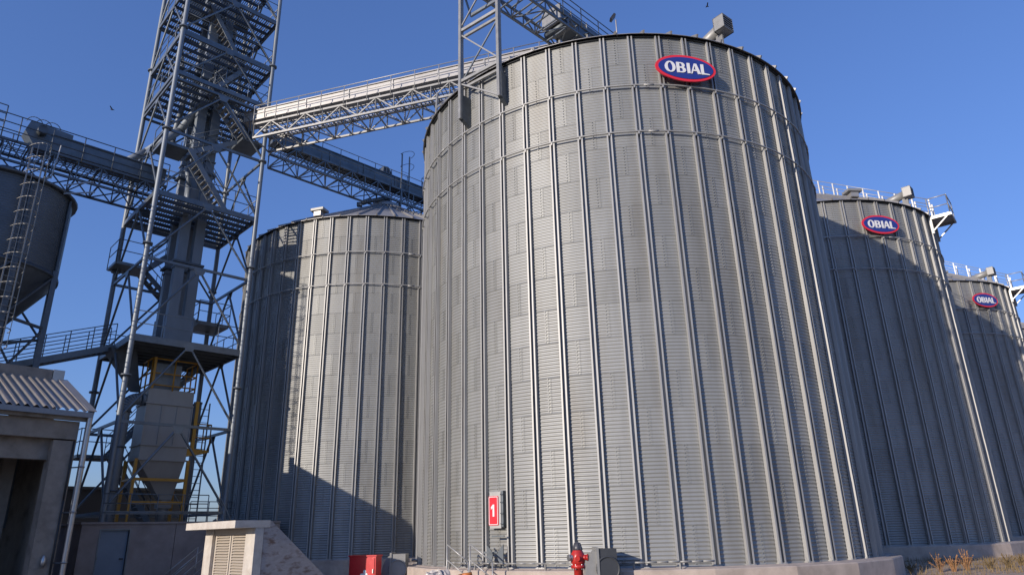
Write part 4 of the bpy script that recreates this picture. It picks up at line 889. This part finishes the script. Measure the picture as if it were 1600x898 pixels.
fan((-4.12, 24.6, .14), R(0), 'light grey aeration fan between the red cabinet and the nearest silo', 'fan', 'fan')
mb = MB(); mb.box((2.18, 18.75, .13), (1.3, 1.1, .26)); mb.build('fan_plinth', 'conc', label='low concrete plinth under the dark fan', cat='plinth')
mb = MB(); mb.box((-3.95, 24.6, .06), (1.3, 1.1, .12)); mb.build('fan_plinth', 'conc', label='low concrete plinth under the light grey fan', cat='plinth')
# hydrant
HX, HY = 1.035, 12.95
hy = thing('fire_hydrant', (HX, HY, 0), 0, 'red pillar fire hydrant with dark domed cap in front of the nearest silo', 'hydrant')
mb = MB(); mb.lathe((HX, HY, 0), [(.16, 0), (.16, .04), (.085, .06), (.08, .7), (.08, .98), (.125, .99), (.125, 1.03), (.10, 1.05)], 22); mb.build('barrel', 'redhyd', hy, mw=Matrix())
mb = MB(); mb.lathe((HX, HY, 0), [(.09, 1.04), (.12, 1.07), (.125, 1.14), (.115, 1.22), (.085, 1.27), (.08, 1.29)], 22); hb = mb.build('bonnet', 'redhyd', hy, mw=Matrix())
mb = MB(); mb.lathe((HX, HY, 0), [(.075, 1.275), (.085, 1.28), (.078, 1.33), (.055, 1.385), (.03, 1.41), (.015, 1.415)], 16)
for k in range(8): a = k * R(45); mb.bar((HX + .085 * math.cos(a), HY + .085 * math.sin(a), 1.285), (HX + .045 * math.cos(a), HY + .045 * math.sin(a), 1.40), .02, .02)
mb.build('domed_cap', 'cap', hy, mw=Matrix())
for k, (a, m) in enumerate(((R(205), 'alu'), (R(-20), 'redhyd'))):
    d_ = Vector((math.cos(a), math.sin(a), 0)); mb = MB(); mb.tube(Vector((HX, HY, 1.16)) + d_ * .09, Vector((HX, HY, 1.16)) + d_ * .165, .05, 14); mb.tube(Vector((HX, HY, 1.16)) + d_ * .165, Vector((HX, HY, 1.16)) + d_ * .19, .058, 8); mb.build('outlet_cap', m, hy, mw=Matrix())
mb = MB(); mb.tube((HX, HY, 1.16), (HX - .02, HY - .155, 1.15), .045, 12); mb.build('outlet_nozzle', 'redhyd', hy, mw=Matrix())
for k in range(6): a = k * R(60); rod(hy, 'flange_bolt', (HX + .108 * math.cos(a), HY + .108 * math.sin(a), .965), (HX + .108 * math.cos(a), HY + .108 * math.sin(a), 1.055), 'alu', .02)
# crumpled plastic heap with orange pipe
import mathutils
mb = MB(); n1, n2 = 34, 14; hc = Vector((-2.1, 19.3, 0))
for j in range(n2 + 1):
    for i in range(n1):
        t_ = 2 * math.pi * i / n1; rr = 1 - j / n2; nz = mathutils.noise.noise(Vector((math.cos(t_) * 2.2, math.sin(t_) * 2.2, j * .5)))
        mb.v.append((hc.x + .72 * math.cos(t_) * rr ** .6 * (1 + .25 * nz), hc.y + .45 * math.sin(t_) * rr ** .6 * (1 + .25 * nz), .66 * (1 - rr ** 1.7) * (1 + .22 * nz + .05 * math.sin(i * 2.3 + j)) ))
for j in range(n2):
    for i in range(n1): mb.face([j * n1 + i, j * n1 + (i + 1) % n1, (j + 1) * n1 + (i + 1) % n1, (j + 1) * n1 + i])
mb.build('plastic_heap', 'plastic', label='crumpled dusty plastic sheet heap at the foot of the nearest silo', cat='tarpaulin')
mb = MB(); mb.path([(-1.75, 18.9, .50), (-1.45, 18.92, .60), (-1.2, 18.95, .63)], .05, 10); mb.build('orange_pipe_end', 'orange', label='short orange pipe sticking out beside the plastic heap', cat='pipe')
# small valve fittings at the foot between the two silos
vf = thing('drain_valve', (-4.0, 27.0, .6), 0, 'small metal drain valve where the two left silos meet', 'valve')
mb = MB(); c = Vector((-3.75, 25.6, .78)); mb.tube(c, c + Vector((.7, -.1, 0)), .06, 8); mb.tube(c + Vector((.3, 0, 0)), c + Vector((.3, -.05, -.3)), .07, 8); mb.lathe(c + Vector((.35, -.15, .05)), [(.1, -.02), (.1, .02)], 12, (0, 1, 0)); mb.build('valve_body', 'pipe', vf, mw=Matrix())

# ------------------------------------------------------------------ weeds at the right
def weed(x, y, h, n, label, m='straw', ls=1.0):
    mb = MB()
    for k in range(n):
        a = random.uniform(0, 2 * math.pi); l = random.uniform(.05, .55) * h; zt = h * random.uniform(.5, 1)
        p0 = Vector((x + random.uniform(-.05, .05), y + random.uniform(-.05, .05), .03)); p2 = p0 + Vector((math.cos(a) * l, math.sin(a) * l, zt)); p1 = lerp(p0, p2, .5) + Vector((0, 0, .06))
        mb.tube(p0, p1, .008, 4, False); mb.tube(p1, p2, .006, 4, False)
        for j in range(12):
            q = lerp(p1, p2, random.uniform(0, 1.1)); s_ = ls * random.uniform(.010, .028); d1 = Vector([random.uniform(-1, 1) for _ in range(3)]).normalized() * s_; d2 = Vector([random.uniform(-1, 1) for _ in range(3)]).normalized() * s_
            k_ = len(mb.v); mb.v += [tuple(q - d1), tuple(q + d2), tuple(q + d1), tuple(q - d2)]; mb.face([k_, k_ + 1, k_ + 2, k_ + 3])
    me = mb.mesh('dry_weed', m); return link('dry_weed', me, None, None, label, 'weed', 'dry weeds on the verge')
weed(13.35, 23.7, .66, 16, 'tall orange brown dry weed, leftmost of the weeds before the right foundation')
weed(13.8, 23.7, .56, 26, 'bushy orange brown dry weed in the middle of the clump')
weed(14.35, 23.9, .74, 24, 'tallest orange brown dry weed, right in the clump')
for i_, (x, y, h, lab) in enumerate(((12.9, 24.6, .3, 'low brown tuft just left of the tall orange weeds'), (15.4, 24.4, .42, 'low brown tuft right of the tall orange weeds'), (16.6, 25.3, .5, 'dark brushy weed farther right before the second foundation'),
                                   (17.9, 26.6, .45, 'brushy brown weed near the right edge of the picture'), (11.6, 26.0, .35, 'sparse weed against the foundation corner of the nearest silo'), (12.6, 27.2, .4, 'sparse weed in the gap between the two right foundations'))):
    weed(x, y, h, 34, lab, 'grass', .7)
gm = MB()
for k in range(9000):
    x = random.uniform(10.5, 30); y = random.uniform(22, 32)
    if math.hypot(x - CA[0], y - CA[1]) < 8.75 or math.hypot(x - CC[0], y - CC[1]) < 8.75: continue
    if mathutils.noise.noise(Vector((x * .45, y * .45, 3))) < -.12: continue
    h = random.uniform(.05, .30); a = random.uniform(0, 6.28); d_ = Vector((math.cos(a), math.sin(a), 0)) * .012; l = Vector((random.uniform(-.08, .08), random.uniform(-.08, .08), h))
    q = Vector((x, y, .04)); k_ = len(gm.v); gm.v += [tuple(q - d_), tuple(q + d_), tuple(q + l)]; gm.face([k_, k_ + 1, k_ + 2])
link('dry_grass', gm.mesh('dry_grass', 'grass'), kind='stuff', label='sparse dry grass on the sandy verge', cat='grass')

# ------------------------------------------------------------------ birds
def bird(p, s_, label):
    mb = MB(); p = Vector(p); mb.lathe(p, [(.01 * s_, -.16 * s_), (.06 * s_, 0), (.02 * s_, .16 * s_)], 8, (1, .3, 0))
    for k in (-1, 1): mb.prism([p + Vector(q) * s_ for q in ((-.05, 0, .02), (.07, 0, .02), (.02, .35 * k, .16), (-.06, .3 * k, .14))], (0, 0, 0), (0, 0, .01))
    mb.build('bird', 'bird', label=label, cat='bird', group='birds in the sky')
bird((-24.28, 36, 26.6), .7, 'tiny dark bird in the sky left of the steel tower')
bird((13.07, 36, 33.3), .7, 'tiny dark bird at the top of the sky above the nearest silo vent')
